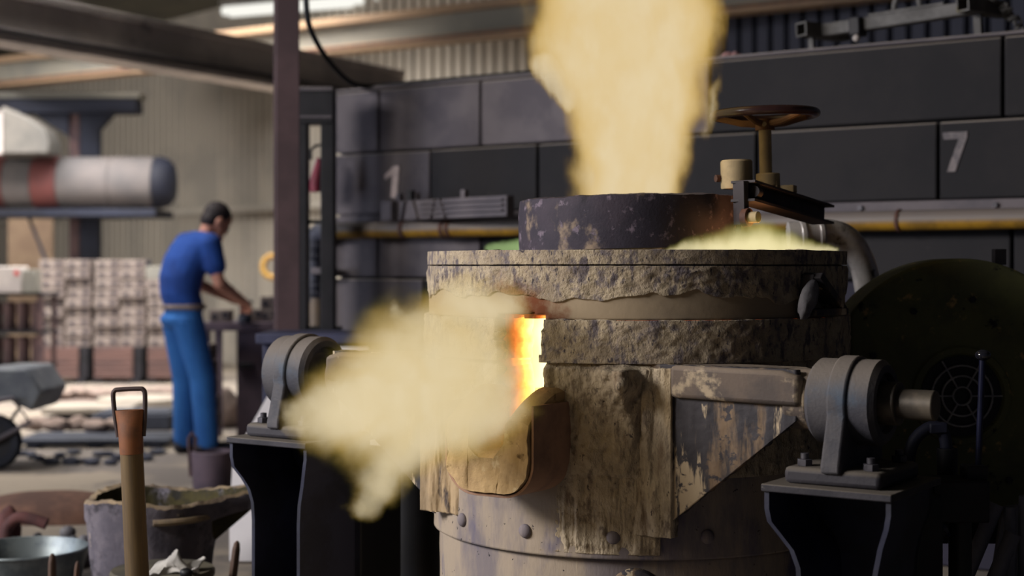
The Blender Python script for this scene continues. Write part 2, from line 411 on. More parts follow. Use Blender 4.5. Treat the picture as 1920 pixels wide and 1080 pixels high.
MB().box((wx(2150)/2, .17, 1.09), (wx(2150), .24, 2.17)).build('mortar', m_paint, bw)
MB().box((wx(2150)/2, .15, 2.206), (wx(2150), .31, .014)).build('coping', m_block, bw, .004)

# numerals
def numeral(name, polys, px0, px1, py0, py1, mat, label):
    px = (px0+px1)/2; Y = wallY(px); base = WP(px); zt = CAMZ-(py0-HY)/F*Y; zb = CAMZ-(py1-HY)/F*Y
    W = wx(px1)-wx(px0); H = zt-zb
    o = thing(name, label, 'numeral', (base.x, base.y, zb), math.atan2(bd.y, bd.x))
    mb = MB()
    for pl in polys: mb.prism([((u-.5)*W, v*H) for u, v in pl], -.014, .0)
    p = mb.build('digit', mat, o); return o
numeral('wall_numeral', [[(.42, 0), (.8, 0), (.95, 1), (.6, 1), (.05, .72), (.08, .58), (.54, .74)]], 722, 753, 312, 371, m_white,
        'white figure 1 fixed on the grey end of the block wall')
numeral('wall_numeral', [[(.0, 1), (1, 1), (1, .86), (.52, 0), (.18, 0), (.66, .82), (.04, .82)]], 1769, 1815, 248, 322, m_grnum,
        'weathered pale figure 7 on the dark painted blocks')

# tan girder under the roof
def ibeam(p0, p1, h, bw_, tf, tw, name, label, cat, mf, mwb, kind=None, parts=True):
    p0 = Vector(p0); p1 = Vector(p1); d = p1-p0; Ln = d.length
    o = thing(name, label, cat, p0)
    o.rotation_euler = d.to_track_quat('X', 'Z').to_euler()
    if kind: o['kind'] = kind
    MB().box((Ln/2, 0, h-tf/2), (Ln, bw_, tf)).build('flange', mf, o, .004)
    MB().box((Ln/2, 0, tf/2), (Ln, bw_, tf)).build('flange', mf, o, .004)
    MB().box((Ln/2, 0, h/2), (Ln, tw, h-2*tf)).build('web', mwb, o)
    return o
def girY(px): return 1/(1/17.2+(px)/1350*(1/12.3-1/17.2))
g0, g1 = -80, 1760
pz = 3.31
pg0 = P(g0, 0, girY(g0)); pg1 = P(g1, 0, girY(g1)); pg0.z = pg1.z = pz
gd = ibeam(pg0, pg1, .34, .2, .07, .03, 'roof_girder', 'long tan girder with grey web under the roof', 'girder', m_girder, m_web, 'structure')
MB().box(((pg1-pg0).length/2, -.105, .045), ((pg1-pg0).length, .012, .022)).build('lip', m_rust, gd)

# big crane beam
cz0, cz1 = P(-160, 0, 1), P(740, 0, 1)
def craY(px): return 12.3*333/(417-.164*px)
pA = P(-420, 0, craY(-420)); pB = P(735, 0, craY(735)); zc = CAMZ+333/F*12.3
pA.z = pB.z = zc
d_ = (pB-pA).normalized()
cb = ibeam(pA, pB, .34, .3, .05, .24, 'crane_beam', 'wide grimy grey crane beam running under the roof towards the column', 'crane beam', m_crane, m_crane)
Lc = (pB-pA).length
MB().box((Lc*.5, -.165, .055), (Lc, .03, .05)).build('conductor_rail', m_duct, cb, .005)
hk = MB().box((Lc*.74, -.1, -.06), (.12, .1, .12)).build('trolley', m_redcast, cb, .01)
MB().box((Lc*.78, -.1, -.07), (.1, .12, .14)).build('trolley', m_hood, cb, .01)
MB().box((Lc*.96, 0, .05), (.5, .4, .2)).build('end_bracket', m_web, cb, .02)
# fluorescent lamps
m_tubel = emit('lamp_tube', (1.0, .98, .9), 1.0)
def lampY(px): return (4.25-CAMZ)*F/(470+(px-420)*.0825)
for (a, b, lab) in ((422, 690, 'left of the two lit fluorescent lamps under the roof, passing behind the column'), (705, 960, 'right of the two lit fluorescent lamps, reaching towards the tall flame')):
    q0 = P(a, 0, lampY(a)); q1 = P(b, 0, lampY(b)); q0.z = q1.z = 4.25
    o = thing('fluorescent_lamp', lab, 'lamp', q0); d = q1-q0; o.rotation_euler = d.to_track_quat('X', 'Z').to_euler()
    MB().box((d.length/2, 0, .14), (d.length, .26, .07)).build('housing', m_hood, o, .01)
    for y in (-.07, .07):
        MB().cyl((.03, y, .045), (d.length-.03, y, .045), .055, n=12).build('lamp_tube', m_tubel, o)
    for x in (.2, d.length-.2): MB().cyl((x, 0, .17), (x, 0, .40), .015, n=8).build('hanger', m_dark, o)

# steel column and the frame beside it
cY = 7.3
c0 = P(515, 0, cY); rotc = math.radians(-12)
def hcol(name, label, cx, cy, wid, dep, tf, tw, rz, z1, mf, mw):
    o = thing(name, label, 'column', (cx, cy, 0), rz)
    MB().box((0, -dep/2+tf/2, z1/2), (wid, tf, z1)).build('flange', mf, o, .003)
    MB().box((0, dep/2-tf/2, z1/2), (wid, tf, z1)).build('flange', mf, o, .003)
    MB().box((0, 0, z1/2), (tw, dep-2*tf, z1)).build('web', mw, o)
    return o
cx = (537-HX)/F*cY
hc = hcol('steel_column', 'tall purple-brown steel column standing in front of the hall', cx, cY, .112, .15, .014, .012, math.radians(14), 4.62, m_col, m_dark)
MB().box((.012, 0, 2.31), (.075, .12, 4.62)).build('boxed_side', m_dark, hc)
MB().box((0, 0, .01), (.26, .26, .02)).build('base_plate', m_dark, hc, .004)
fr = thing('door_frame', 'dark steel frame with a gap between the column and the block wall', 'frame', (P(590, 0, 7.75).x, 7.75, 0))
def fx(px, Y=7.75): return (px-590)/F*Y
def fz(py, Y=7.75): return CAMZ-(py-HY)/F*Y
MB().box((fx(616), 0, fz(180)/2), (fx(629)-fx(604), .12, fz(180))).build('post', m_dark, fr, .004)
MB().box((fx(568), .0, fz(180)/2), (fx(578)-fx(558), .12, fz(180))).build('post', m_dark, fr, .004)
MB().box((fx(592), 0, (fz(172)+fz(234))/2), (fx(628)-fx(556), .14, fz(172)-fz(234))).build('header', m_dark, fr, .004)
MB().box((fx(592), -.01, fz(222)), (fx(626)-fx(558), .15, .012)).build('header_lip', m_block, fr)
MB().box((fx(592), -.01, fz(170)), (fx(628)-fx(556), .15, .02)).build('cap', m_block, fr, .003)
MB().box((fx(592), 0, fz(416)), (fx(612)-fx(572), .03, .02)).build('latch_bar', m_dark, fr)
MB().box((fx(600), 0, fz(612)/2), (fx(640)-fx(560), .1, fz(612))).build('kick_panel', m_black, fr)
# red hose bottle hanging in the gap
ho = thing('hanging_hose', 'red rubber hose end hanging from a hook in the frame gap', 'hose', P(596, 360, 7.95))
def hp(px, py): p = P(px, py, 7.95)-P(596, 360, 7.95); return p
MB().tube([hp(583, 300), hp(583, 282), hp(590, 274), hp(600, 272), hp(607, 274)], .008, 8).build('hook', m_dark, ho)
MB().tube([hp(598, 296), hp(597, 310), hp(594, 330), hp(592, 345), hp(592, 360)], [.012, .02, .03, .036, .034], 14).build('hose', m_red, ho)
MB().tube([hp(594, 300), hp(586, 325), hp(581, 345)], .008, 8).build('strap', m_box, ho)
# cable
ck = [P(573, -20, 7.1), P(578, 40, 7.15), P(597, 85, 7.3), P(628, 128, 7.6), P(660, 156, 7.85), P(695, 168, 7.97), P(740, 166, 7.93), P(800, 160, 7.8), P(1000, 145, 7.45)]
def spline(pts, k=8):
    pts = [Vector(p) for p in pts]; out = []
    for i in range(len(pts)-1):
        a = pts[max(i-1, 0)]; b = pts[i]; c = pts[i+1]; d = pts[min(i+2, len(pts)-1)]
        for j in range(k):
            t = j/k; out.append(.5*((2*b)+(c-a)*t+(2*a-5*b+4*c-d)*t*t+(3*b-a-3*c+d)*t**3))
    out.append(pts[-1]); return out
ck2 = ck[:5]+[WP(px)+Vector((0, .1, 2.228)) for px in (695, 740, 800, 1000)]
tag(MB().tube(spline(ck2), .014, 8).build('power_cable', m_cable), 'black cable sagging from the column onto the block wall top', 'cable')

# yellow gas pipe along the block wall
off = Vector((bd.y, -bd.x, 0)); off = off if off.y < 0 else -off
def PP(px, z, o=.11): p = WP(px)+off*o; p.z = z; return p
gp = thing('gas_pipe', 'dusty yellow gas pipe running along the block wall with an elbow down', 'pipe', PP(628, 1.44))
og = gp.location.copy()
MB().cyl(PP(640, 1.443)-og, PP(2140, 1.443)-og, .043, n=20).build('pipe_run', m_yel, gp)
MB().tube([p-og for p in spline([PP(644, 1.443), PP(626, 1.437), PP(617, 1.41), PP(614, 1.37), PP(614, 1.33)])], .05, 16).build('elbow', m_pipedk, gp)
vb_ = MB().cyl(PP(614, 1.36)-og, PP(614, 1.06)-og, .044, n=18).build('valve_body', m_pipedk, gp)
for z in (1.345, 1.29, 1.13, 1.09): MB().cyl(PP(614, z)-og, PP(614, z+.025)-og, .056, n=18).build('union_ring', m_pipedk, vb_, .004)
MB().cyl(PP(640, 1.21)-og-Vector((.02, 0, 0)), PP(640, 1.245)-og-Vector((.02, 0, 0)), .072, n=24).build('valve_wheel', m_frame, vb_, .004)
MB().cyl(PP(618, 1.08)-og, PP(618, .0)-og, .042, n=18).build('drop_pipe', m_yel, gp)
for px in (780, 855, 866, 1700): MB().cyl(PP(px, 1.443)-og, PP(px+7, 1.443)-og, .049, n=20).build('coupling', m_rust, gp, .003)
for px in (740, 1000, 1650, 1900):
    MB().box(((PP(px, 1.443, .055)-og)), (.03, .11, .03), R=Matrix.Rotation(math.atan2(bd.y, bd.x), 3, 'Z')).build('bracket', m_dark, gp)
rl = thing('wall_rail', 'flat grey rail fixed on the block wall just above the gas pipe', 'rail', WP(640)+Vector((0, 0, 1.5)), math.atan2(bd.y, bd.x))
MB().box((wx(2150)/2-.05, -.016, 0.003), (wx(2150)-.12, .03, .05)).build('rail_bar', m_frame, rl, .003)
for px in (760, 1100, 1600, 1850): MB().cyl((wx(px), -.03, .003), (wx(px), -.045, .003), .012, n=6).build('rail_bolt', m_bolt, rl)

# grey ribbed frame lying on the pipe
t0 = PP(770, 1.489, .12); t1 = PP(1030, 1.489, .34)
d = t1-t0; cf = thing('conveyor_frame', 'grey ribbed steel frame lying on the yellow pipe behind the lid', 'frame', t0)
cf.rotation_euler = (0, 0, math.atan2(d.y, d.x)); Lf = d.length
MB().box((Lf/2, 0, .05), (Lf, .05, .1)).build('side_plate', m_frame, cf, .004)
MB().box((.0, -.02, .05), (.09, .1, .1)).build('end_plate', m_frame, cf, .006)
for z in (.03, .055, .08): MB().box((Lf*.62, -.032, z), (Lf*.72, .02, .008)).build('long_rib', m_block, cf)
for x in (.10, .2, .34, .42): MB().box((x, -.032, .05), (.012, .02, .1), R=Matrix.Rotation(.3 if x in (.1, .34) else -.4, 3, 'Y')).build('diagonal_rib', m_block, cf)
for x in (.03, .17, Lf*.62): MB().box((x, 0, .12), (.03, .03, .04)).build('peg', m_frame, cf, .003)
MB().cyl((.16, -.03, .105), (.16, -.03, .15), .022, n=10).build('peg', m_dark, cf)

# spreader beam on the wall top
s0 = WP(1532)+Vector((.02, .10, 2.30)); s1 = WP(1832)+Vector((.02, .06, 2.335))
d = s1-s0; sp = thing('lifting_beam', 'grey square tube lifting beam resting on the block wall top', 'lifting beam', s0); sp.rotation_euler = d.to_track_quat('X', 'Z').to_euler(); Ls = d.length
MB().box((Ls/2, 0, 0), (Ls, .06, .056)).build('main_tube', m_tube, sp, .005)
def sqtube(a, b, s, t, name, mat, parent):
    a = Vector(a); b = Vector(b); q = (b-a).to_track_quat('Z', 'Y'); mb = MB(); vs = []
    for c in (a, b):
        for r in (s/2, s/2-t):
            vs += [c+q @ Vector((x*r, y*r, 0)) for x, y in ((-1, -1), (1, -1), (1, 1), (-1, 1))]
    fs = []
    for i in range(4):
        j = (i+1) % 4
        fs += [(i, j, 8+j, 8+i), (4+i, 12+i, 12+j, 4+j), (i, 4+i, 4+j, j), (8+i, 8+j, 12+j, 12+i)]
    return mb.add(vs, fs).build(name, mat, parent)
for x in (0, Ls): sqtube((x-.02, -.12, 0), (x+.06, .16, 0), .062, .007, 'cross_tube', m_tube, sp)
MB().box((0, -.06, -.065), (.022, .022, .09)).build('leg', m_tube, sp)
MB().box((Ls, .0, -.07), (.03, .03, .09)).build('leg', m_tube, sp)
arc = [(Ls*.58+.058*math.cos(t), 0, .045+.07*math.sin(t)) for t in np.linspace(PI, 0, 15)]
MB().tube([(Ls*.58-.058, 0, .02)]+arc+[(Ls*.58+.058, 0, .02)], .012, 10).build('lifting_eye', m_tube, sp)
MB().box((Ls*.58, 0, .034), (.34, .05, .012)).build('eye_plate', m_tube, sp, .003)
MB().box((Ls*.28, -.02, -.01), (.05, .09, .08)).build('clamp', m_dark, sp, .006)
MB().sphere((Ls*.29, -.06, -.065), .016).build('shackle_pin', m_box, sp)
ch = thing('lifting_chain', 'grey chain coiled over the right end of the lifting beam', 'chain', WP(1850)+Vector((0, .08, 2.22)))
lk = None
for i in range(12):
    t = i/11; p = Vector((.02+.16*t, .02*math.sin(i*2), .02+.13*max(0, 1-abs(t-.25)*1.35)))
    R = Euler((PI/2*(i % 2)+.3, .5*t, .4*i)).to_matrix()
    pts = [R @ Vector((.020*math.cos(a), .012*math.sin(a), 0))+p for a in np.linspace(0, 2*PI, 13)[:-1]]
    MB().tube(pts, .0065, 6, closed=True).build('chain_link', m_tube, ch)
def crumple(name, mat, loc, size, label, cat, seed, n=26, hz=.5, fq=1.5):
    xs = np.linspace(-1, 1, n); g = np.array([(x, y, 0) for y in xs for x in xs])
    a = fbm(np.c_[g[:, :2]*fq, g[:, 2]+seed], 3 if fq > 1.2 else 2, seed); b = fbm(np.c_[g[:, :2]*1.2+9, g[:, 2]+seed], 3, seed+9); c = fbm(np.c_[g[:, :2]*1.2-7, g[:, 2]+seed], 3, seed+4)
    r = np.sqrt((g[:, 0]**2+g[:, 1]**2))
    z = np.abs(a)*2.2*hz+hz*.6*np.clip(1-r, 0, 1)
    v = np.c_[g[:, 0]*size[0]*.8+b*size[0]*.9, g[:, 1]*size[1]*.8+c*size[1]*.9, z*size[2]]
    v[:, 2] -= v[:, 2].min()
    fs = [(j*n+i, j*n+i+1, (j+1)*n+i+1, (j+1)*n+i) for j in range(n-1) for i in range(n-1)]
    o = MB().add([tuple(q) for q in v], fs).build(name, mat, None, loc=loc, sharp=60)
    s = o.modifiers.new('thick', 'SOLIDIFY'); s.thickness = .004
    return tag(o, label, cat)
crumple('cloth_rag', m_rag, WP(1378)+Vector((0, .1, 2.214)), (.06, .05, .07), 'small pinkish rag lying on the block wall top beside the flame', 'rag', 3)

# ------------------------------------------------------------------ furnace
FC = Vector((.366, 4.45, 0)); FR = math.radians(-34)
Fm = Matrix.Translation(FC) @ Matrix.Rotation(FR, 4, 'Z')
fur = thing('melting_furnace', 'round crusted tilting furnace with a glowing pouring slot and thick spout', 'furnace', FC, FR)
def ring(name, mats, z0, z1, R, amp, thick, nz, nth=420, freq=(9, 9, 9), slot=None, seed=0, drip=0, taper=0, amp2=0, mask=None, rag=0, parent=fur, a0=-PI, a1=PI, matrim=0):
    th = np.linspace(a0, a1, nth+1); z = np.linspace(z0, z1, nz+1)
    T, Z = np.meshgrid(th, z); T = T.ravel(); Z = Z.ravel()
    X = np.sin(T); Y = -np.cos(T)
    p = np.c_[X*R*freq[0], Y*R*freq[1], Z*freq[2]]
    n1 = fbm(p, 4, seed)
    d = amp*n1*2
    if drip:
        q = np.c_[X*R*34, Y*R*34, Z*5]; n2 = fbm(q, 3, seed+5); m2 = np.clip(fbm(np.c_[X*R*4, Y*R*4, Z*3], 2, seed+8)*3+.5, 0, 1)
        d = d+drip*np.clip(n2*2.6, -.35, 1.0)*m2
    if amp2:
        d = d+amp2*fbm(np.c_[X*R*40, Y*R*40, Z*40], 3, seed+3)*2
    if mask is not None: d = mask(T, Z, d)
    e = np.minimum((Z-z0), (z1-Z))/.02; d = d*np.clip(e+.25, .25, 1)
    rr = R+taper*(Z-z0)/(z1-z0)+d
    if rag: Z = Z+rag*fbm(np.c_[X*R*9, Y*R*9, Z*0], 4, seed+41)*2*(1-(Z-z0)/(z1-z0))
    v = np.c_[X*rr, Y*rr, Z]
    keep = None; m = nth+1; fs = []
    if slot:
        hw, zb, zt, jag = slot
        cT = (T.reshape(nz+1, m)[:-1, :-1]+T.reshape(nz+1, m)[1:, 1:])/2; cZ = (Z.reshape(nz+1, m)[:-1, :-1]+Z.reshape(nz+1, m)[1:, 1:])/2
        jj = fbm(np.c_[np.sign(cT).ravel()*3, cZ.ravel()*18, cZ.ravel()*0], 3, seed+31).reshape(cT.shape)*jag*2
        jz = fbm(np.c_[cT.ravel()*30, cT.ravel()*0, cT.ravel()*0], 3, seed+37).reshape(cT.shape)*jag*2
        hole = (np.abs(cT*R) < hw+jj) & (cZ > zb) & (cZ < zt+jz)
    else: hole = np.zeros((nz, nth), bool)
    for j in range(nz):
        for i in range(nth):
            if not hole[j, i]: fs.append((j*m+i, j*m+i+1, (j+1)*m+i+1, (j+1)*m+i))
    me = bpy.data.meshes.new(name); me.from_pydata(v.tolist(), [], fs)
    bm = bmesh.new(); bm.from_mesh(me)
    bmesh.ops.remove_doubles(bm, verts=[x for x in bm.verts if abs(x.co.y) > R*.9 and abs(x.co.x) < .01], dist=1e-5)
    bmesh.ops.delete(bm, geom=[x for x in bm.verts if not x.link_faces], context='VERTS')
    bm.to_mesh(me); bm.free(); me.shade_smooth()
    o = bpy.data.objects.new(name, me); COL.objects.link(o); o.parent = parent
    for mt in mats: me.materials.append(mt)
    s = o.modifiers.new('s', 'SOLIDIFY'); s.thickness = thick; s.offset = -1; s.use_even_offset = False
    if matrim: s.material_offset_rim = matrim; s.material_offset = matrim
    return o
# hot lining seen through the slot: dull orange at its outer edge, bright inside
m_hot, nt = newmat('hot_refractory'); L = nt.links.new
out = N(nt, 'ShaderNodeOutputMaterial'); bs = N(nt, 'ShaderNodeBsdfPrincipled'); L(bs.outputs[0], out.inputs[0])
bs.inputs['Base Color'].default_value = (.28, .16, .08, 1); bs.inputs['Roughness'].default_value = .95
tc = N(nt, 'ShaderNodeTexCoord'); sx = N(nt, 'ShaderNodeSeparateXYZ'); L(tc.outputs['Object'], sx.inputs[0])
cb_ = N(nt, 'ShaderNodeCombineXYZ'); L(sx.outputs[0], cb_.inputs[0]); L(sx.outputs[1], cb_.inputs[1])
ln = N(nt, 'ShaderNodeVectorMath', operation='LENGTH'); L(cb_.outputs[0], ln.inputs[0])
cr = N(nt, 'ShaderNodeValToRGB'); mr = N(nt, 'ShaderNodeMapRange'); L(ln.outputs['Value'], mr.inputs[0]); mr.inputs[1].default_value = .592; mr.inputs[2].default_value = .47
nzz = N(nt, 'ShaderNodeTexNoise'); nzz.inputs['Scale'].default_value = 40; L(tc.outputs['Object'], nzz.inputs['Vector'])
ad = N(nt, 'ShaderNodeMath', operation='MULTIPLY_ADD'); L(nzz.outputs['Fac'], ad.inputs[0]); ad.inputs[1].default_value = .3; L(mr.outputs[0], ad.inputs[2])
sb = N(nt, 'ShaderNodeMath', operation='SUBTRACT'); L(ad.outputs[0], sb.inputs[0]); sb.inputs[1].default_value = .15; L(sb.outputs[0], cr.inputs[0])
el = cr.color_ramp.elements; el[0].position = .0; el[0].color = (.02, .002, 0, 1); el[1].position = 1; el[1].color = (1.0, .80, .30, 1)
for p_, c_ in ((.25, (.28, .05, .008, 1)), (.5, (.8, .25, .04, 1)), (.75, (1, .62, .13, 1))):
    e_ = el.new(p_); e_.color = c_
L(cr.outputs[0], bs.inputs['Emission Color']); bs.inputs['Emission Strength'].default_value = 2.2

SLOT = (.078, .80, 1.128, .010)
def crustmask(T, Z, d):
    g = np.clip((Z-.60)/.22, 0, 1)
    b = .040*np.exp(-((T-.50)/.12)**2-((Z-.955)/.045)**2)+.035*np.exp(-((T-.47)/.07)**2)*np.clip((Z-.6)/.2, 0, 1)
    b = b+.024*np.exp(-((T-.31)/.05)**2)*np.clip((Z-.70)/.05, 0, 1)*np.clip((.93-Z)/.05, 0, 1)
    b = b+.020*np.clip((Z-.84)/.10, 0, 1)*np.clip((.85-T)/.25, 0, 1)*(T > 0)
    b = b*(.75+1.6*fbm(np.c_[np.sin(T)*14, np.cos(T)*14, Z*12], 3, 77))
    return d*(.3+.7*g)+.006*g+b
ring('body_shell', [m_crust], .70, 1.0, .600, .007, .03, 140, 820, slot=(.078, .80, 1.2, .010), seed=3, drip=.017, amp2=.010, mask=crustmask, freq=(14, 14, 7))
ring('lower_band', [m_lower], .492, .706, .598, .0025, .03, 40, 260, seed=11, drip=.003, amp2=.001)
def dripmask(T, Z, d):
    e = np.minimum((T-.10)/.16, 1)*np.clip((Z-.50)/.03, 0, 1); e = np.clip(e, 0, 1)
    q = fbm(np.c_[np.sin(T)*34, np.cos(T)*34, Z*4], 3, 55)*2
    return np.clip(.010*(e-.45+q*.9), -.012, .016)+d
ring('drip_crust', [m_crust], .505, .72, .600, .002, .02, 80, 200, seed=8, drip=.008, amp2=.005, mask=dripmask, a0=.08, a1=.62)
ring('lower_shell', [m_lower], .12, .495, .580, .002, .03, 24, 200, seed=14)
ring('collar_band', [m_upper], 1.0, 1.112, .626, .005, .04, 44, 560, slot=(.072, .9, 1.3, .014), seed=21, amp2=.006)
ring('clay_seal', [m_clay], 1.112, 1.215, .612, .0025, .035, 16, 360, slot=(.072, 1.0, 1.126, .004), seed=25, freq=(3, 3, 3))
ring('upper_shell', [m_upper], 1.170, 1.252, .617, .005, .035, 40, 620, seed=27, amp2=.006, rag=.045)
ring('rim_band', [m_upper], 1.256, 1.294, .617, .004, .03, 18, 420, seed=29, amp2=.004)
ring('glow_stop_sleeve', [m_apron], 1.14, 1.288, .598, .0, .006, 6, 200)  # added behind the rim seam to stop the lining's glow leaking out
ring('refractory_lining', [m_hot], .74, 1.272, .585, .004, .11, 60, 420, slot=(.060, .845, 1.118, .012), seed=33, amp2=.004)
MB().lathe([(.0, .86), (.48, .86)], 40).build('molten_bath', emit('molten_metal', (1, .72, .2), 1.7), fur)
# white hot heart of the furnace: the far wall of the chamber
hw = [(math.sin(t)*.46, math.cos(t)*.46) for t in np.linspace(-1.7, 1.7, 25)]
vs = [(x, y, z) for z in (.86, 1.24) for x, y in hw]; n = len(hw)
MB().add(vs, [(i, i+1, n+i+1, n+i) for i in range(n-1)]).build('chamber_wall', glow('white_hot', (1.0, .74, .16), (1.0, .88, .42), 2.2, 7), fur)
# top annulus
mb = MB(); nth = 120
vs = []; fs = []
rad = np.linspace(.17, .60, 9)
for j, r in enumerate(rad):
    for i in range(nth):
        t = 2*PI*i/nth; vs.append((r*math.cos(t), r*math.sin(t), 1.288+.004*math.sin(7*t+3*j)*(j > 2)))
fs = [(j*nth+i, j*nth+(i+1) % nth, (j+1)*nth+(i+1) % nth, (j+1)*nth+i) for j in range(8) for i in range(nth)]
o = mb.add(vs, fs).build('top_plate', m_upper, fur); s = o.modifiers.new('s', 'SOLIDIFY'); s.thickness = .03
# rivets
rv = MB().sphere((0, 0, 0), (.019, .012, .019), 14, 8).build('rivet', m_lower, fur)
first = True
for k in range(-7, 8):
    t = math.radians(23.5*k+.5); rr = .600
    loc = (rr*math.sin(t), -rr*math.cos(t), .551); rot = (0, 0, t)
    if first: rv.location = loc; rv.rotation_euler = rot; first = False
    else: clone(rv, fur, loc, rot)
tb = math.radians(29.5)
MB().lathe([(0, .02), (.05, .02), (.068, .012), (.074, 0)], 28, Matrix.Translation((.58*math.sin(tb), -.58*math.cos(tb), .395)) @ Matrix.Rotation(tb, 4, 'Z') @ Matrix.Rotation(PI/2, 4, 'X')).build('round_boss', m_apron, fur)
# aprons (flat plates on both sides of the spout) with trunnion arms
def plate_grid(name, mat, poly_z, x0, x1, y, thick, sgn, ampf, seed):
    nx, nz = 90, 110
    xs = np.linspace(x0, x1, nx+1); vs = []; fs = []
    for j in range(nz+1):
        for i in range(nx+1):
            zb, zt = poly_z(xs[i]); vs.append((xs[i], min(y, -math.sqrt(max(0, .604**2-xs[i]**2))) if name == 'apron_crust' else y, zb+(zt-zb)*j/nz))
    v = np.array(vs); q = np.c_[v[:, 0]*36, v[:, 1]*0, v[:, 2]*5]
    dd = np.clip(fbm(q, 3, seed)*2.4, -.1, 1)*ampf(v[:, 0], v[:, 2])+fbm(v*45, 3, seed+2)*.003
    v[:, 1] -= dd; v[:, 0] *= sgn
    m = nx+1; fs = [(j*m+i, j*m+i+1, (j+1)*m+i+1, (j+1)*m+i) for j in range(nz) for i in range(nx)]
    if sgn < 0: fs = [f[::-1] for f in fs]
    o = MB().add(v.tolist(), fs).build(name, mat, fur, sharp=180)
    s = o.modifiers.new('s', 'SOLIDIFY'); s.thickness = thick; s.offset = -1
    return o
def pz_(x):
    zb = .56 if x < .345 else .56+(x-.345)*(.877-.56)/(.735-.345); return zb, 1.0-.09*max(0, min(1, (x-.42)/.1))*0
def am(x, z): return .022*np.clip(1-(x-.30)/.16, 0, 1)*np.clip((z-.5)/.2, .2, 1)+.004
m_apron2 = M('crusted_apron', (160, 138, 108), (136, 118, 94), 6, .95, bump=.003, bscale=70, stretch=(1, 1, .5), spots=[((92, 78, 66), 9, .56, .68, (1, 1, .2)), ((60, 54, 58), 12, .6, .68, (1, 1, .25))])
for sg in (1, -1):
    plate_grid('apron_crust', m_crust if sg > 0 else m_apron2, lambda x: (.56, .99), .262, .40, -.528, .04, sg, lambda x, z: .014*np.clip((.40-x)/.05, 0, 1)*np.clip((z-.45)/.2, .3, 1)+.003*np.clip((.40-x)/.03, 0, 1), 44)
    plate_grid('apron', m_apron, pz_, .30, .735, -.515, .022, sg, lambda x, z: .004+0*x, 41)
    MB().prism([(.40*sg, .918), (.75*sg, .912), (.75*sg, .985), (.70*sg, .998), (.40*sg, 1.0)], -.536, -.36).build('trunnion_arm', m_arm, fur, .012)
    MB().cyl((.70*sg, -.45, .925), (.762*sg, -.45, .925), .075, n=28).build('trunnion_collar', m_arm, fur, .006)
    MB().prism([(.58*sg, .82), (.72*sg, .88), (.72*sg, .99), (.58*sg, .99)], -.40, -.37).build('back_gusset', m_apron, fur)
# crust running over the arm end
# spout
def upoly(wd_, zb, zt, r, n=8):
    pts = [(-wd_, zt)]
    pts += [(-wd_+r-r*math.cos(t), zb+r-r*math.sin(t)) for t in np.linspace(0, PI/2, n)]
    pts += [(wd_-r+r*math.sin(t), zb+r-r*math.cos(t)) for t in np.linspace(0, PI/2, n)]
    return pts+[(wd_, zt)]
def spout_grid():
    n_t = 64; ys = np.linspace(-.54, -.772, 15)
    oute = upoly(.128, .672, .925, .085, 10); inn = upoly(.060, .80, .925, .05, 8)[::-1]
    loop = oute+[(.115, .934), (.075, .936)]+inn+[(-.075, .936), (-.115, .934)]
    dense = []
    for a, b in zip(loop, loop[1:]+loop[:1]):
        m = max(1, int(math.dist(a, b)/.012))
        for k in range(m): dense.append((a[0]+(b[0]-a[0])*k/m, a[1]+(b[1]-a[1])*k/m))
    return dense, ys
dense, ys = spout_grid(); nd = len(dense); vs = []
for y in ys:
    f = (y+.54)/(-.772+.54); drop = .075*max(0, (f-.35)/.65)**1.6
    for (x, z) in dense:
        wgt = max(0, min(1, (z-.70)/.2)); vs.append((x*(1-.02*f), y, z-drop*wgt))
v = np.array(vs); nn = fbm(v*22, 4, 61); rr = v-np.array([0, -.66, .8]); rr[:, 1] = 0; rr /= np.linalg.norm(rr, axis=1)[:, None]+1e-6
v = v+rr*(nn[:, None]*.012)
fs = [(j*nd+i, j*nd+(i+1) % nd, (j+1)*nd+(i+1) % nd, (j+1)*nd+i) for j in range(len(ys)-1) for i in range(nd)]
# end face as a filled fan grid between outline and channel
last = (len(ys)-1)*nd
bmx = bmesh.new(); bv = [bmx.verts.new(q) for q in v.tolist()]
for f in fs: bmx.faces.new([bv[i] for i in f])
endf = bmx.faces.new([bv[last+i] for i in range(nd)])
tri = bmesh.ops.triangulate(bmx, faces=[endf])['faces']
bmesh.ops.subdivide_edges(bmx, edges=list({e for f in tri for e in f.edges if not e.is_boundary and all(g in tri for g in e.link_faces)}), cuts=5, use_grid_fill=True)
bmesh.ops.recalc_face_normals(bmx, faces=bmx.faces)
for x in bmx.verts:
    if x.co.y < -.74:
        k = np.array([[x.co.x*26, 3., x.co.z*26]]); x.co.y += float(fbm(k, 3, 71)[0])*.022
me = bpy.data.meshes.new('spout'); bmx.to_mesh(me); bmx.free(); me.shade_smooth(); me.set_sharp_from_angle(angle=math.radians(50))
me.materials.append(m_spout); o = bpy.data.objects.new('spout', me); COL.objects.link(o); o.parent = fur
sp_o = [p for p in upoly(.138, .662, .90, .092, 10)]; sp_i = [p for p in upoly(.131, .669, .90, .086, 10)]
MB().prism(sp_o+sp_i[::-1], -.762, -.56).build('spout_casing', m_spoutsh, fur, .001)
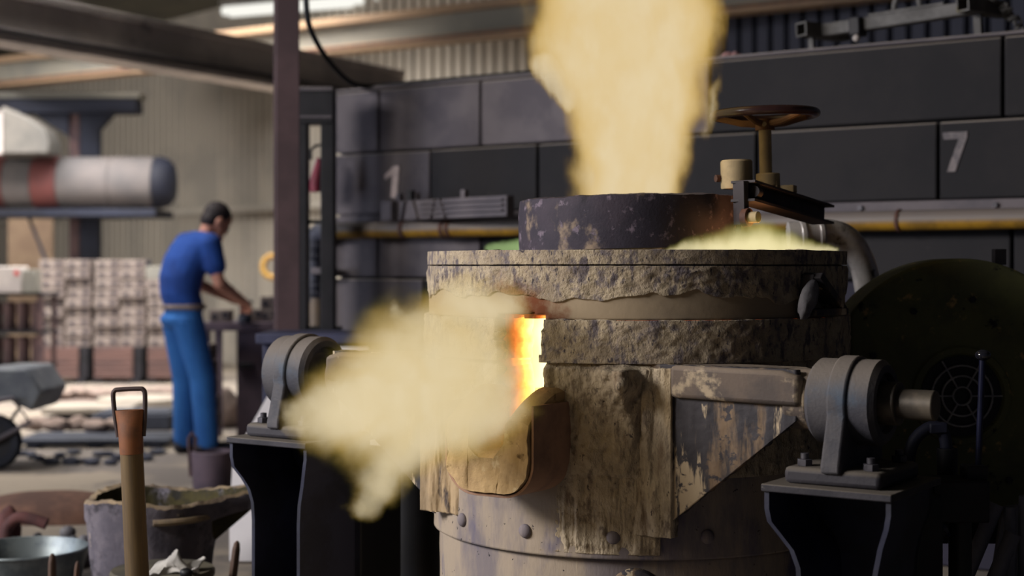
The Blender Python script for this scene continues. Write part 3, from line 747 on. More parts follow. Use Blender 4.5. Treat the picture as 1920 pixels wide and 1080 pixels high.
# clay patch and slag lumps beside the spout
def lump(name, mat, c, r, seed, parent=None, sub=3, amp=.35, label=None):
    bm = bmesh.new(); bmesh.ops.create_icosphere(bm, subdivisions=sub, radius=1)
    p = np.array([x.co[:] for x in bm.verts]); d = 1+fbm(p*1.6+seed, 3, seed)*2*amp
    for x, k in zip(bm.verts, d): x.co = Vector((x.co.x*r[0], x.co.y*r[1], x.co.z*r[2]))*float(k)
    me = bpy.data.meshes.new(name); bm.to_mesh(me); bm.free(); me.shade_smooth(); me.materials.append(mat)
    o = bpy.data.objects.new(name, me); COL.objects.link(o); o.parent = parent; o.location = c
    return o
# triangular lug on the collar at the right
tl = math.radians(34+46); R_ = .622
Ml = Matrix.Translation((R_*math.sin(tl), -R_*math.cos(tl), 1.12)) @ Matrix.Rotation(tl, 4, 'Z')
mb = MB()
mb.prism([(-.075, 0), (.085, 0), (.085, .018), (-.075, .018)], -.055, .01, M=Ml)
mb.prism([(.085, .0), (.085, .022), (-.035, .115), (-.05, .10)], -.05, .01, M=Ml)
mb.prism([(-.075, .0), (-.055, 0), (-.03, .11), (-.05, .11)], -.03, .01, M=Ml)
mb.build('lifting_lug', m_apron, fur, .003)
lump('lug_plug', m_stone, Ml @ Vector((-.075, -.03, .045)), (.03, .02, .06), 12, fur, amp=.2).rotation_euler = (0, .5, tl)

# ------------------------------------------------------------------ lid
LC = Vector((.35, 4.45, 1.302)); lid = thing('furnace_lid', 'dark ring lid on the furnace top with a handwheel and hinge beam', 'lid', LC, 0, rot=(0, math.radians(-1.2), 0))
lh = .152
nth = 200; prof = [(.195, 0), (.327, .0), (.329, .03), (.329, .11), (.325, lh-.004), (.30, lh), (.19, lh), (.185, lh-.02)]
vs = []; fs = []
pr = []
for k in range(len(prof)):
    a = prof[k]; b = prof[(k+1) % len(prof)]; m = max(1, int(math.dist(a, b)/.02))
    pr += [(a[0]+(b[0]-a[0])*i/m, a[1]+(b[1]-a[1])*i/m) for i in range(m)]
mp_ = len(pr); v = np.array([(r*math.cos(2*PI*i/nth), r*math.sin(2*PI*i/nth), z) for i in range(nth) for r, z in pr])
dn = fbm(v*16, 4, 81)*.006; nr_ = v.copy(); nr_[:, 2] = 0; nr_ /= np.linalg.norm(nr_, axis=1)[:, None]
v = v+nr_*dn[:, None]; v[:, 2] += np.where(v[:, 2] > .14, fbm(v*24, 3, 83)*.012, 0)
fs = [(i*mp_+k, ((i+1) % nth)*mp_+k, ((i+1) % nth)*mp_+(k+1) % mp_, i*mp_+(k+1) % mp_) for i in range(nth) for k in range(mp_)]
MB().add(v.tolist(), fs).build('lid_ring', m_lid, lid)
def lp(px, py, Y): return P(px, py, Y)-LC
MB().lathe([(.0, 0), (.044, 0), (.046, .004), (.046, .078), (.042, .083), (0, .083)], 28, Matrix.Translation(lp(1384, 358, 4.33))).build('socket_tube', m_cream, lid)
q = lp(1352, 338, 4.33); MB().cyl(q, q+Vector((-.012, -.004, 0)), .011, n=10).build('set_screw', m_rust, lid)
# hinge plate, beam and bolt
q = lp(1391, 385, 4.17); MB().box(q, (.018, .05, .122), R=Matrix.Rotation(.5, 3, 'Z')).build('hinge_plate', m_beam, lid, .002)
q = lp(1403, 412, 4.15); qd = Vector((.75, -.62, 0)).normalized(); MB().cyl(q, q+qd*.035, .016, n=14).build('hinge_bolt', m_cream, lid, .002)
MB().cyl(q-qd*.012, q+qd*.006, .026, n=16).build('washer', m_rust, lid)
b0_ = lp(1395, 362, 4.16); b1_ = lp(1545, 411, 4.68); d = b1_-b0_; q = d.to_track_quat('X', 'Z').to_matrix()
Lb = d.length
for z, mt in ((.026, m_beam), (-.026, m_beam)): MB().box(b0_+q @ Vector((Lb/2, 0, z)), (Lb, .072, .007), R=q).build('beam_flange', mt, lid)
MB().box(b0_+q @ Vector((Lb/2, 0, 0)), (Lb, .008, .046), R=q).build('beam_web', m_beam, lid)
q0 = b0_+q @ Vector((.02, -.025, .0)); MB().cyl(q0, q0+q @ Vector((.03, 0, 0)), .016, n=14).build('beam_pin', m_beam, lid)
q1 = lp(1478, 361, 4.5); MB().box(q1, (.05, .06, .022), R=Matrix.Rotation(-.35, 3, 'Z')).build('clamp_block', m_cream, lid, .002)
# spindle and handwheel
hwp = lp(1439, 228, 4.5)
MB().cyl(hwp+Vector((0, 0, -.17)), hwp+Vector((0, 0, -.02)), .019, n=20).build('spindle', m_cream, lid)
MB().cyl(hwp+Vector((.006, 0, -.205)), hwp+Vector((.006, 0, -.165)), .036, n=20).build('spindle_nut', m_cream, lid, .004)
q = hwp+Vector((-.02, -.0, -.2)); MB().prism([(q.x-.05, q.z-.035), (q.x+.05, q.z-.035), (q.x+.05, q.z+.012), (q.x-.01, q.z+.012)], q.y-.03, q.y+.03).build('spindle_foot', m_cream, lid, .004)
hw_ = MB().tube([hwp+Vector((.152*math.cos(t), .152*math.sin(t), .012)) for t in np.linspace(0, 2*PI, 49)[:-1]], .0135, 12, closed=True).build('handwheel', m_wheel, lid)
MB().cyl(hwp+Vector((0, 0, -.035)), hwp+Vector((0, 0, -.002)), .030, .027, n=18).build('hub', m_spoke, hw_)
for k in range(5):
    t = 2*PI*k/5+.35; e = Vector((math.cos(t), math.sin(t), 0))
    MB().tube([hwp+e*.02+Vector((0, 0, -.016)), hwp+e*.07+Vector((0, 0, -.012)), hwp+e*.148+Vector((0, 0, .008))], [.011, .010, .008], 8).build('spoke', m_spoke, hw_)
MB().cyl(hwp+Vector((-.008, -.03, -.019)), hwp+Vector((-.008, -.037, -.019)), .007, n=10).build('grub_screw', m_cream, hw_)

# ------------------------------------------------------------------ bearings on pedestals
def pedestal(loc, label, hr, side):
    o = thing('bearing_pedestal', label, 'pedestal', loc, FR)
    zc_ = .925; zt = .735
    # housing: a stout ring with a bored face
    prof = [(.045, -.086), (hr-.012, -.086), (hr, -.074), (hr, .074), (hr-.012, .086), (hr-.03, .086), (hr-.034, .070), (.045, .066)]
    MB().lathe(prof, 56, Matrix.Translation((0, 0, zc_)) @ Matrix.Rotation(PI/2, 4, 'Y'), closed=True).build('bearing_housing', m_bear, o)
    MB().lathe([(.0, .074), (.04, .074), (.062, .070), (.066, .066)], 40, Matrix.Translation((0, 0, zc_)) @ Matrix.Rotation(PI/2, 4, 'Y')).build('bearing_cover', m_foot, o)
    if side > 0:
        MB().cyl((.07, 0, zc_), (.118, 0, zc_), .052, n=28).build('shaft_collar', m_shaft, o, .003)
        MB().cyl((.10, 0, zc_), (.205, 0, zc_), .036, n=28).build('shaft_end', m_shaft, o, .004)
    # web rib wrapped over the housing down to the foot
    poly = [(-.145, zt+.03), (-.145, zt+.05)]
    poly += [((hr+.008)*math.cos(t), zc_+(hr+.008)*math.sin(t)) for t in np.linspace(PI+.25, -.25, 25)]
    poly += [(.145, zt+.05), (.145, zt+.03)]
    MB().prism(poly, -.024, .024, 'x').build('rib', m_bear, o, .006)
    MB().box((0, 0, zt+.02), (.24, .27, .04)).build('foot', m_foot, o, .012)
    for sx_ in (-1, 1):
        for sy_ in (-1, 1):
            c = Vector((.082*sx_, .095*sy_, zt+.04))
            bo_ = MB().cyl(c, c+Vector((0, 0, .016)), .019, n=6).build('bolt', m_bolt, o, .001)
            MB().cyl(c+Vector((0, 0, .016)), c+Vector((0, 0, .03)), .010, n=12).build('stud', m_bolt, bo_, .001)
    MB().box((0, 0, zt-.009), (.32, .35, .018)).build('top_plate', m_foot, o, .003)
    # pedestal: side plates with an S-shaped outline, back plate and inner web
    S = [(-.155, zt-.018), (-.155, zt-.06), (-.148, zt-.09), (-.125, zt-.125), (-.098, zt-.155), (-.082, zt-.195), (-.078, zt-.25), (-.078, .0)]
    body = S+[(.115, 0), (.115, zt-.25), (.118, zt-.19), (.13, zt-.13), (.15, zt-.08), (.155, zt-.05), (.155, zt-.018)]
    MB().prism(body, .10, .125).build('back_web', m_ped, o)
    nS = len(S)
    vs = []; fs = []
    for (x, z) in S: vs += [(x, -.165 if z > zt-.1 else -.15, z), (x+.012, -.165 if z > zt-.1 else -.15, z), (x+.012, .125, z), (x, .125, z)]
    for i in range(nS-1):
        a = 4*i; b = a+4; fs += [(a+k, a+(k+1) % 4, b+(k+1) % 4, b+k) for k in range(4)]
    fs += [(0, 1, 2, 3), (4*nS-1, 4*nS-2, 4*nS-3, 4*nS-4)]
    MB().add(vs, fs).build('side_plate', m_ped, o)
    Sr = [(.155, zt-.018), (.155, zt-.05), (.15, zt-.08), (.13, zt-.13), (.118, zt-.19), (.115, zt-.25), (.115, 0)]
    vs = []; fs = []; nS = len(Sr)
    for (x, z) in Sr: vs += [(x-.012, -.165 if z > zt-.1 else -.15, z), (x, -.165 if z > zt-.1 else -.15, z), (x, .125, z), (x-.012, .125, z)]
    for i in range(nS-1):
        a = 4*i; b = a+4; fs += [(a+k, a+(k+1) % 4, b+(k+1) % 4, b+k) for k in range(4)]
    fs += [(0, 1, 2, 3), (4*nS-1, 4*nS-2, 4*nS-3, 4*nS-4)]
    MB().add(vs, fs).build('side_plate', m_ped, o)
    MB().box((.025, .23, .335), (.18, .21, .67)).build('rear_body', m_black, o, .01)
    return o
pr_ = Fm @ Vector((.852, -.45, 0)); pl_ = Fm @ Vector((-.905, -.45, 0))
pedestal(pr_, 'bearing pedestal with a protruding shaft end, beside the green blower', .103, 1)
pedestal(pl_, 'bearing pedestal partly behind the spout flame, near the shovel', .112, -1)
m_tr = M('trunnion_end', (110, 84, 46), (84, 66, 42), 14, .85, bump=.003, bscale=60, spots=[((176, 160, 130), 20, .62, .7)])

# ------------------------------------------------------------------ blower at the right
bl = thing('blower', 'large dark green blower housing with a round grille behind the shaft', 'blower', (P(1802, 0, 4.62).x, 4.62, 0))
bz = CAMZ-(742-HY)/F*4.62; br = .425
poly = []
for t in np.linspace(0, 2*PI, 97)[:-1]:
    x, z = br*math.cos(t), br*math.sin(t)
    poly.append((max(x, -.345), bz+z))
MB().prism(poly, 0, .2).build('scroll_housing', m_green, bl, .01)
ir_ = MB().lathe([(.125, 0), (.132, -.012), (.15, -.012), (.155, 0)], 56, Matrix.Translation((0, 0, bz)) @ Matrix.Rotation(PI/2, 4, 'X') @ Matrix.Scale(-1, 4, (0, 0, 1))).build('inlet_rim', m_green, bl)
MB().cyl((0, -.003, bz), (0, .02, bz), .125, n=48).build('inlet_mouth', m_black, bl)
gr = MB()
GY = -.012
for r in (.028, .062, .094): gr = gr.tube([(r*math.cos(t), GY, bz+r*math.sin(t)) for t in np.linspace(0, 2*PI, 33)[:-1]], .0032, 6, closed=True)
gr.build('grille_rings', m_grille, ir_)
for k in range(6):
    t = PI/3*k; MB().cyl((.026*math.cos(t), GY, bz+.026*math.sin(t)), (.124*math.cos(t), GY, bz+.124*math.sin(t)), .003, n=6).build('grille_spoke', m_grille, ir_)
for k in range(10):
    t = PI/5*k+.2; c = (.30*math.cos(t), 0, bz+.30*math.sin(t))
    MB().cyl(c, (c[0], -.01, c[2]), .011, n=6).build('housing_bolt', m_dark, bl)
MB().box((.0, .1, bz-br-.0), (.6, .24, .06)).build('base_rail', m_dark, bl, .005)
for x in (-.25, .25): MB().box((x, .1, (bz-br)/2), (.06, .2, bz-br)).build('leg', m_dark, bl)
MB().box((.15, .1, bz+br+.005), (.035, .035, .05)).build('lifting_tab', m_dark, bl)

# bright pipe elbow
tag(MB().tube(spline([P(1478, 440, 4.98), P(1520, 438, 4.98), P(1556, 436, 4.99), P(1590, 450, 5.0), P(1615, 490, 5.02), P(1628, 550, 5.04), P(1632, 640, 5.06), P(1634, 780, 5.08), P(1634, 1200, 5.08)]), .044, 18).build('air_pipe', m_silver),
    'bright metal pipe bending down between the furnace and the green blower', 'pipe')
apo = bpy.data.objects['air_pipe']
for a, b in (((1500, 440), (1510, 439)), ((1534, 437), (1543, 436))):
    MB().cyl(P(*a, 4.98), P(*b, 4.98), .052, n=20).build('pipe_union', m_silver, apo, .003)

# control lever on a valve block and dark pipework
lv = thing('control_lever', 'thin upright lever with a shiny black ball knob in front of the grille', 'lever', (P(1838, 0, 3.95).x, 3.95, 0))
l0 = lv.location.copy()
def vp(px, py, Y=3.95): return P(px, py, Y)-l0
MB().cyl(vp(1834, 880), vp(1842, 672), .0085, n=12).build('rod', m_lever, lv)
MB().sphere(vp(1843, 666), (.021, .021, .015), 18, 12).build('knob', m_ball, lv)
MB().box(vp(1826, 885), (.06, .06, .04)).build('pivot', m_dark, lv, .006)
MB().box(vp(1790, 935), (.15, .12, .11)).build('valve_block', m_dark, lv, .006)
MB().cyl(vp(1800, 960), vp(1800, 1500), .03, n=14).build('stand_pipe', m_black, lv)
MB().tube([vp(1770, 985), vp(1745, 1000), vp(1728, 1010)], [.03, .03, .026], 14).build('hose_tail', m_dark, lv)
for k in range(3):
    MB().cyl(vp(1768-14*k, 984+9*k), vp(1762-14*k, 988+9*k), .034, n=14).build('clip', m_lever, lv)
MB().cyl(vp(1730, 1012), vp(1733, 1400), .013, n=10).build('rod', m_lever, lv)
hz_ = thing('hydraulic_hose', 'dark curved pipe arching beside the bearing pedestal', 'pipe', (P(1720, 0, 4.05).x, 4.05, 0)); h0 = hz_.location.copy()
def hv(px, py, Y=4.05): return P(px, py, Y)-h0
MB().tube(spline([hv(1712, 1440), hv(1712, 960), hv(1706, 900), hv(1706, 850), hv(1720, 818), hv(1750, 800), hv(1770, 815), hv(1775, 860), hv(1775, 900)]), .017, 12).build('pipe_bend', m_ped, hz_)
MB().cyl(hv(1776, 840), hv(1776, 905), .028, n=14).build('fitting', m_dark, hz_, .003)
MB().box(hv(1757, 802), (.05, .04, .03)).build('cap', m_ped, hz_, .005)
# pale bars at the lower right corner
for (a, b, r_, lab) in (((1868, 945), (1795, 1120), .022, 'slanted pale bar at the frame corner, leftmost of the leaning bars'), ((1900, 1000), (1850, 1120), .022, 'short slanted pale bar crossing in front of the upright bar'),
                        ((1893, 950), (1893, 1500), .018, 'upright bluish bar standing beneath the green blower'), ((1925, 930), (1915, 1500), .022, 'upright pale bar cut by the right frame edge')):
    Y0 = 4.25 if a[0] != 1900 else 4.18; dy = (b[1]-a[1])/F*Y0
    p0 = P(*a, Y0); p1 = P(*b, Y0); dd = p1-p0; p1 = p0+dd*(p0.z/(-dd.z))
    tag(MB().cyl(p0, p1, r_, n=14).build('metal_bar', m_grbar), lab, 'bar')
o = MB().prism([(-.10, 0), (.12, 0), (.12, .56), (.0, .54), (-.02, .50)], 0, .02).build('grey_board', m_grbar, None, .003, loc=(P(1890, 0, 4.42).x, 4.42, 0)); tag(o, 'pale grey board behind the leaning bars', 'board')
# dark plinth under the furnace right side
# ------------------------------------------------------------------ pale sheet and blue bench behind the left pedestal
def zat(py, Y): return CAMZ-(py-HY)/F*Y
Ys = 5.95
sl = .9                                                  # leaning back: depth gained per metre of height
def SHP(px, py):
    k = (py-HY)/F; Y = (Ys+sl*CAMZ)/(1+sl*k); return P(px, py, Y)
pts = [(556, 650), (500, 745), (452, 830), (436, 870), (430, 960), (430, 1052), (838, 1052), (838, 900), (765, 830), (690, 650)]
vs = [SHP(*p) for p in pts]; nn_ = Vector((0, 1, -1/sl)).normalized()*.02; n = len(vs)
sh_ = MB().add(vs+[v_+nn_ for v_ in vs], [tuple(range(n)), tuple(range(2*n-1, n-1, -1))]+[(i, n+i, n+(i+1) % n, (i+1) % n) for i in range(n)]).build('pale_sheet', m_sheet)
tag(sh_, 'pale grey sheet leaning behind the left bearing pedestal', 'sheet')
bn = thing('steel_bench', 'blue-grey steel bench running behind the left bearing', 'bench', (P(610, 0, 6.95).x, 6.95, 0))
zt = zat(623, 6.95)
MB().box((0.04, 0, zt-.02), (.66, .4, .045)).build('bench_top', m_bluesteel, bn, .004)
MB().box((0.04, .03, (zt-.04)/2), (.62, .32, zt-.04)).build('bench_body', m_bluesteel, bn, .004)
MB().box((-.2, -.135, zt-.16), (.03, .02, .05)).build('latch', m_dark, bn)

# ------------------------------------------------------------------ man at the bench
mY = 9.9; mo = Vector(((345-HX)/F*mY, mY, 0))
fw = Vector((.80, .60, 0)); rt = Vector((.60, -.80, 0))
def B_(f, r, z): return fw*f+rt*r+Vector((0, 0, z))
def caps(mb, a, b, ra, rb, n=10):
    a = Vector(a); b = Vector(b); m = max(2, int((b-a).length/(.45*min(ra, rb)))+1)
    for i in range(m+1):
        t = i/m; mb.sphere(a+(b-a)*t, ra+(rb-ra)*t, n, 7)
def ell(mb, c, fr_, up, r):
    """ellipsoid with radii r=(forward, side, up), forward fr_"""
    f_ = Vector(fr_).normalized(); s_ = f_.cross(Vector(up)).normalized(); u_ = s_.cross(f_)
    Mx = Matrix((f_, s_, u_)).transposed().to_4x4(); Mx.translation = Vector(c)
    mb.sphere((0, 0, 0), r, 16, 10, Mx)
SH = (.10, .185, 1.395); EL = (.14, .235, 1.145); WR = (.345, .135, 1.035)
SHl = (.11, -.185, 1.40); ELl = (.17, -.24, 1.15); WRl = (.37, -.08, 1.035)
body = MB()
hd = B_(.235, .0, 1.555); hf = B_(.80, 0, -.60).normalized(); hu = B_(.60, 0, .80).normalized()
ell(body, hd+hu*.02, hf, hu, (.098, .076, .10)); ell(body, hd+hf*.035-hu*.045, hf, hu, (.062, .055, .068))
body.sphere(hd+hf*.103-hu*.022, .014, 8, 6); body.sphere(hd+hf*.093-hu*.075, .024, 8, 6)   # nose, chin
for s in (-1, 1):
    sd = rt*s; ell(body, hd+sd*.078-hu*.01-hf*.01, hf, hu, (.024, .011, .034))
caps(body, B_(.15, 0, 1.44), hd-hu*.07-hf*.02, .058, .054)
for s, S_, E_, W_ in ((1, SH, EL, WR), (-1, SHl, ELl, WRl)):
    caps(body, B_(*S_), B_(*E_), .052, .043); caps(body, B_(*E_), B_(*W_), .043, .028)
    # hand: palm, four curled fingers, thumb
    w0 = B_(*W_); dirh = (B_(*W_)-B_(*E_)).normalized(); side = rt*s; inn = (-side).normalized(); dn = dirh.cross(side).normalized()
    dn = dn if dn.z < 0 else -dn
    ell(body, w0+dirh*.05, dirh, dn, (.052, .040, .018)); caps(body, w0, w0+dirh*.03, .027, .028)
    for k in range(4):
        o_ = (k-1.5)*.0215; ln_ = (.036, .041, .044, .036)[k]
        a = w0+dirh*.088+side*o_*.9; b = a+dirh*ln_*.8+dn*.012; c = b+dirh*.012+dn*.028; e = c-dirh*.014+dn*.016
        caps(body, a-dirh*.02, b, .0105, .0098, 8); caps(body, b, c, .0098, .009, 8); caps(body, c, e, .009, .008, 8)
    a = w0+dirh*.03+inn*.034; b = a+dirh*.034+inn*.022+dn*.012; c = b+dirh*.030-inn*.004+dn*.018
    caps(body, a, b, .0135, .0115, 8); caps(body, b, c, .0115, .0095, 8)
HP = ((.0, .088, .92), (.0, -.088, .92)); KN = ((.085, .095, .52), (.05, -.10, .52)); AN = ((.10, .10, .09), (.04, -.11, .09))
for a, b, c in zip(HP, KN, AN):
    caps(body, B_(*a), B_(*b), .082, .056, 12); caps(body, B_(*b), B_(*c), .054, .04, 12)
    caps(body, B_(c[0], c[1], .05), B_(c[0]+.13, c[1], .035), .036, .03)
for f, z, a_, b_ in ((0, .95, .105, .155), (-.01, 1.05, .10, .145), (.02, 1.18, .11, .155), (.06, 1.30, .115, .165), (.09, 1.39, .10, .155)):
    ell(body, B_(f, 0, z), fw, (0, 0, 1), (a_, b_, .085))
pers = body.build('person', m_skin, None, loc=mo); remeshed(pers, .008, 3)
tag(pers, 'man in blue t-shirt and trousers bending over the bench, seen from behind', 'person')
shirt = MB()
SHL = ((-.005, 1.0, .125, .175, .06), (-.03, 1.08, .125, .175, .09), (-.02, 1.18, .14, .185, .10), (.015, 1.28, .145, .20, .10), (.055, 1.37, .13, .205, .09), (.09, 1.43, .10, .16, .06))
for p0_, p1_ in zip(SHL, SHL[1:]):
    for k in range(5):
        f, z, a_, b_, h = [u+(v_-u)*k/4 for u, v_ in zip(p0_, p1_)]; ell(shirt, B_(f, 0, z), fw, (0, 0, 1), (a_, b_, h))
for S_, E_ in ((SH, EL), (SHl, ELl)):
    s0_ = Vector(S_); e0_ = s0_+(Vector(E_)-s0_)*.56; caps(shirt, B_(*s0_), B_(*e0_), .082, .075, 14)
    caps(shirt, B_(.06, S_[1]*.5, 1.40), B_(*s0_), .085, .08, 14)
so = shirt.build('t_shirt', m_shirt, pers); remeshed(so, .011, 16)
tr = MB()
for f, z, a_, b_ in ((0, .965, .12, .168), (-.02, .90, .135, .172)): ell(tr, B_(f, 0, z), fw, (0, 0, 1), (a_, b_, .07))
for a, b, c in zip(HP, KN, AN):
    caps(tr, B_(a[0]-.01, a[1], a[2]-.03), B_(*b), .105, .088, 14); caps(tr, B_(*b), B_(c[0]+.015, c[1], .10), .086, .078, 14)
to = tr.build('trousers', m_trou, pers); remeshed(to, .011, 5)
bt = MB().tube([B_(.118*math.cos(t)-.003, .168*math.sin(t), .985) for t in np.linspace(0, 2*PI, 41)[:-1]], .02, 8, closed=True, flat=1).build('belt', m_belt, pers)
hr_ = MB(); ell(hr_, hd+hu*.036-hf*.020, hf, hu, (.100, .084, .094)); ell(hr_, hd-hf*.05-hu*.02, hf, hu, (.058, .072, .065))
ho_ = hr_.build('hair', m_hair, pers); remeshed(ho_, .009, 3)
for s in (-1, 1):
    MB().sphere(hd+hf*.088+rt*s*.032-hu*.002, .011, 10, 8).build('eye', m_eye, pers)
for c in AN:
    bb = MB(); caps(bb, B_(c[0], c[1], .13), B_(c[0], c[1], .05), .052, .05, 12); caps(bb, B_(c[0]-.02, c[1], .046), B_(c[0]+.16, c[1]+.005, .044), .046, .044, 12)
    q = bb.build('boot', m_boot, pers); remeshed(q, .01, 3)

# workbench the man leans over, and what lies on it
wb = thing('workbench', 'purple-grey steel workbench in front of the man', 'workbench', (P(462, 0, 10.7).x, 10.7, 0))
W0 = wb.location.copy(); wz = zat(603, 10.7)
MB().box((.02, .1, wz-.03), (.62, .55, .06)).build('bench_top', m_bench, wb, .006)
MB().box((.1, .1, (wz-.06)/2), (.30, .42, wz-.06)).build('cabinet', m_bench, wb, .006)
for x in (-.26, .3): 
    for y in (-.12, .32): MB().box((x, y, (wz-.06)/2), (.05, .05, wz-.06)).build('leg', m_bench, wb)
MB().box((.02, -.125, .55), (.1, .03, .04)).build('drawer_pull', m_dark, wb, .004)
def core_thing(label, group, size=(.16, .12, .06)):
    o = thing('core_block', label, 'core block', group=group)
    w_, d_2, h_ = size
    MB().box((0, 0, h_/2), (w_, d_2, h_*.96)).build('block_body', m_core, o, .008)
    for x in (-.24, .26): MB().cyl((x*w_, -d_2/2-.002, h_*.5+(.006 if x > 0 else -.006)), (x*w_, -d_2/2+.01, h_*.5+(.006 if x > 0 else -.006)), h_*.26, n=12).build('core_hole', m_hole, o)
    return o
benchcore = core_thing('pale core block lying on the workbench top', 'core blocks on the workbench', (.15, .12, .09))
benchcore.location = P(415, 0, 10.62); benchcore.location.z = wz
benchcore['label'] = 'pale core block on the workbench left of the clamp'
for px, dz, lb_ in ((508, 0, 'pale core block on the workbench against the column, under another block'), (509, .09, 'pale core block lying on another block on the workbench'), (478, 0, 'pale core block on the workbench just right of the clamp')):
    q = P(px, 0, 10.78); dup(benchcore, (q.x, q.y, wz+dz), (0, 0, rnd.uniform(-.1, .1)), lb_)
vi = thing('hand_tool', 'dark clamp gripped by the man on the workbench', 'tool', (P(459, 0, 10.5).x, 10.5, wz))
MB().cyl((0, 0, 0), (0, 0, .05), .05, n=20).build('base', m_scrap, vi, .004)
MB().box((0, 0, .08), (.07, .05, .07)).build('jaw', m_scrap, vi, .006)
MB().cyl((-.03, 0, .12), (.05, .02, .15), .012, n=8).build('handle', m_scrap, vi)
# stack of pale blocks under / left of the bench
stx = P(418, 0, 10.9)
b1_ = core_thing('pale block in the column beside the workbench leg', 'blocks stacked beside the workbench', (.17, .16, .12))
b1_.location = (stx.x-.02, 10.35, 0)
b1_['label'] = 'pale block lowest in the column beside the workbench'
for k in range(1, 6): dup(b1_, (stx.x-.02+rnd.uniform(-.02, .02), 10.35, .12*k), (0, 0, rnd.uniform(-.2, .2)), 'pale block %s from the floor in the column beside the workbench' % ['', 'second', 'third', 'fourth', 'fifth', 'sixth'][k])
sk = lump('sand_sack', m_sand, (P(420, 0, 11.6).x, 11.6, .13), (.13, .11, .17), 8, amp=.4); tag(sk, 'beige sack slumped on the floor under the workbench', 'sack')
rg = thing('hose_coil', 'beige coiled hose ring lying on the floor behind the man', 'hose', (P(428, 0, 9.2).x, 9.3, 0))
for k in range(2): MB().tube([(.085*math.cos(t), .085*math.sin(t), .02+.03*k) for t in np.linspace(0, 2*PI, 25)[:-1]], .02, 8, closed=True).build('coil_turn', m_tan, rg)
yh = thing('yellow_hose_reel', 'yellow hose loop hanging on the back wall behind the column', 'hose', P(512, 500, 16.6))
MB().tube([(.11*math.cos(t), 0, .12*math.sin(t)) for t in np.linspace(0, 2*PI, 25)[:-1]], .035, 8, closed=True).build('hose_loop', m_hosey, yh)
MB().box((0, .15, .12), (.04, .34, .04)).build('wall_hook', m_dark, yh)
bd_ = thing('plastic_drum', 'blue plastic drum glimpsed in the gap behind the steel frame', 'drum', (P(600, 0, 9.4).x+.06, 9.4, 0))
MB().lathe([(0, 0), (.16, 0), (.17, .02), (.17, .3), (.175, .31), (.17, .32), (.17, .6), (.175, .61), (.17, .62), (.17, 1.02), (.15, 1.05), (0, 1.05)], 32).build('drum_body', m_bluedrum, bd_)
MB().cyl((.07, 0, 1.05), (.07, 0, 1.07), .03, n=12).build('bung', m_black, bd_)

# ------------------------------------------------------------------ far left: stacks of cores on crates
sY = 16.2
core = core_thing('perforated pale core block in the left stack on rust crates', 'core blocks in the left stack', (.27, .2, .102))
stacks = [(76, 176, 'left'), (180, 276, 'middle'), (279, 376, 'right')]
crz = zat(650, sY)
first = True
for si, (a, b, nm) in enumerate(stacks):
    xa = (a-HX)/F*sY; xb = (b-HX)/F*sY
    for r in range(9 if nm != 'right' else 7):
        for c in range(2):
            x = xa+(xb-xa)*(.26+.5*c); loc = (x+rnd.uniform(-.012, .012), sY+rnd.uniform(-.03, .03), crz+.105*r-.015*0)
            lab = 'pale core block in the %s stack, %s column, %s row from the bottom' % (nm, ('left', 'right')[c], ['first', 'second', 'third', 'fourth', 'fifth', 'sixth', 'seventh', 'eighth', 'ninth'][r])
            rz = (0, 0, rnd.uniform(-.06, .06))
            if first: core.location = loc; core.rotation_euler = rz; core['label'] = lab; core['group'] = 'core blocks in the %s stack' % nm; first = False
            else: dup(core, loc, rz, lab, 'core blocks in the %s stack' % nm)
    cr_ = thing('rust_crate', {'left': 'rust brown crate under the left core stack', 'middle': 'rust brown crate under the middle core stack', 'right': 'rust brown crate behind the man\'s legs'}[nm], 'crate', ((xa+xb)/2, sY, 0))
    cw = (xb-xa)*.93; zb = zat(706, sY); nsl = 6
    for k in range(nsl):
        hsl = (crz-zb)/nsl; MB().box((-.03, 0, zb+hsl*(k+.5)), (cw*.80+rnd.uniform(-.01, .01), .46, hsl*.9)).build('slat', m_crate, cr_, .004)
    MB().box((cw*.42, 0, (zb+crz)/2), (cw*.2, .4, crz-zb)).build('corner_post', m_dark, cr_)
    for x in (-.2, .2): MB().box((x, 0, zb/2), (.1, .44, zb)).build('foot', m_dark, cr_)
# grey case on the right stack
q = P(296, 0, sY); o = MB().box((0, 0, .07), (.22, .2, .14)).build('grey_case', m_web, None, .01, loc=(q.x, sY, crz+.105*7-.004)); tag(o, 'flat grey case on top of the right core stack', 'case')
o = MB().cyl((0, 0, 0), (0, 0, .06), .03, n=12).build('dark_can', m_navy, None, .004, loc=(P(278, 0, sY).x, sY, crz+.105*7+.14)); tag(o, 'tiny dark can standing on the grey case', 'can')
# left: rusty castings, white box, tan panel
q = P(0, 0, 15)
rack = thing('casting_rack', 'low dark rack of rusty castings at the left edge', 'rack', (P(25, 0, 14.6).x, 14.6, 0))
MB().box((0, 0, .28), (.70, .5, .04)).build('shelf', m_dark, rack); MB().box((0, 0, .62), (.70, .5, .03)).build('shelf', m_dark, rack)
for x in (-.33, .33):
    for y in (-.22, .22): MB().box((x, y, .5), (.04, .04, 1.0)).build('upright', m_rustc, rack)
MB().box((0, 0, .985), (.74, .5, .03)).build('shelf', m_dark, rack)
for i in range(10):
    x = rack.location.x-.27+.135*(i % 5); z = .30 if i < 5 else .635
    o = MB().lathe([(0, 0), (.05, 0), (.064, .02), (.055, .1), (.062, .2), (.06, .27), (.0, .28)], 18).build('rusty_casting', m_rustc, None, loc=(x, 14.5, z))
    tag(o, '%s rusty pot casting from the left on the %s rack shelf' % (['first', 'second', 'third', 'fourth', 'fifth'][i % 5], 'lower' if i < 5 else 'middle'), 'casting', 'pot castings on the %s rack shelf' % ('lower' if i < 5 else 'middle'))
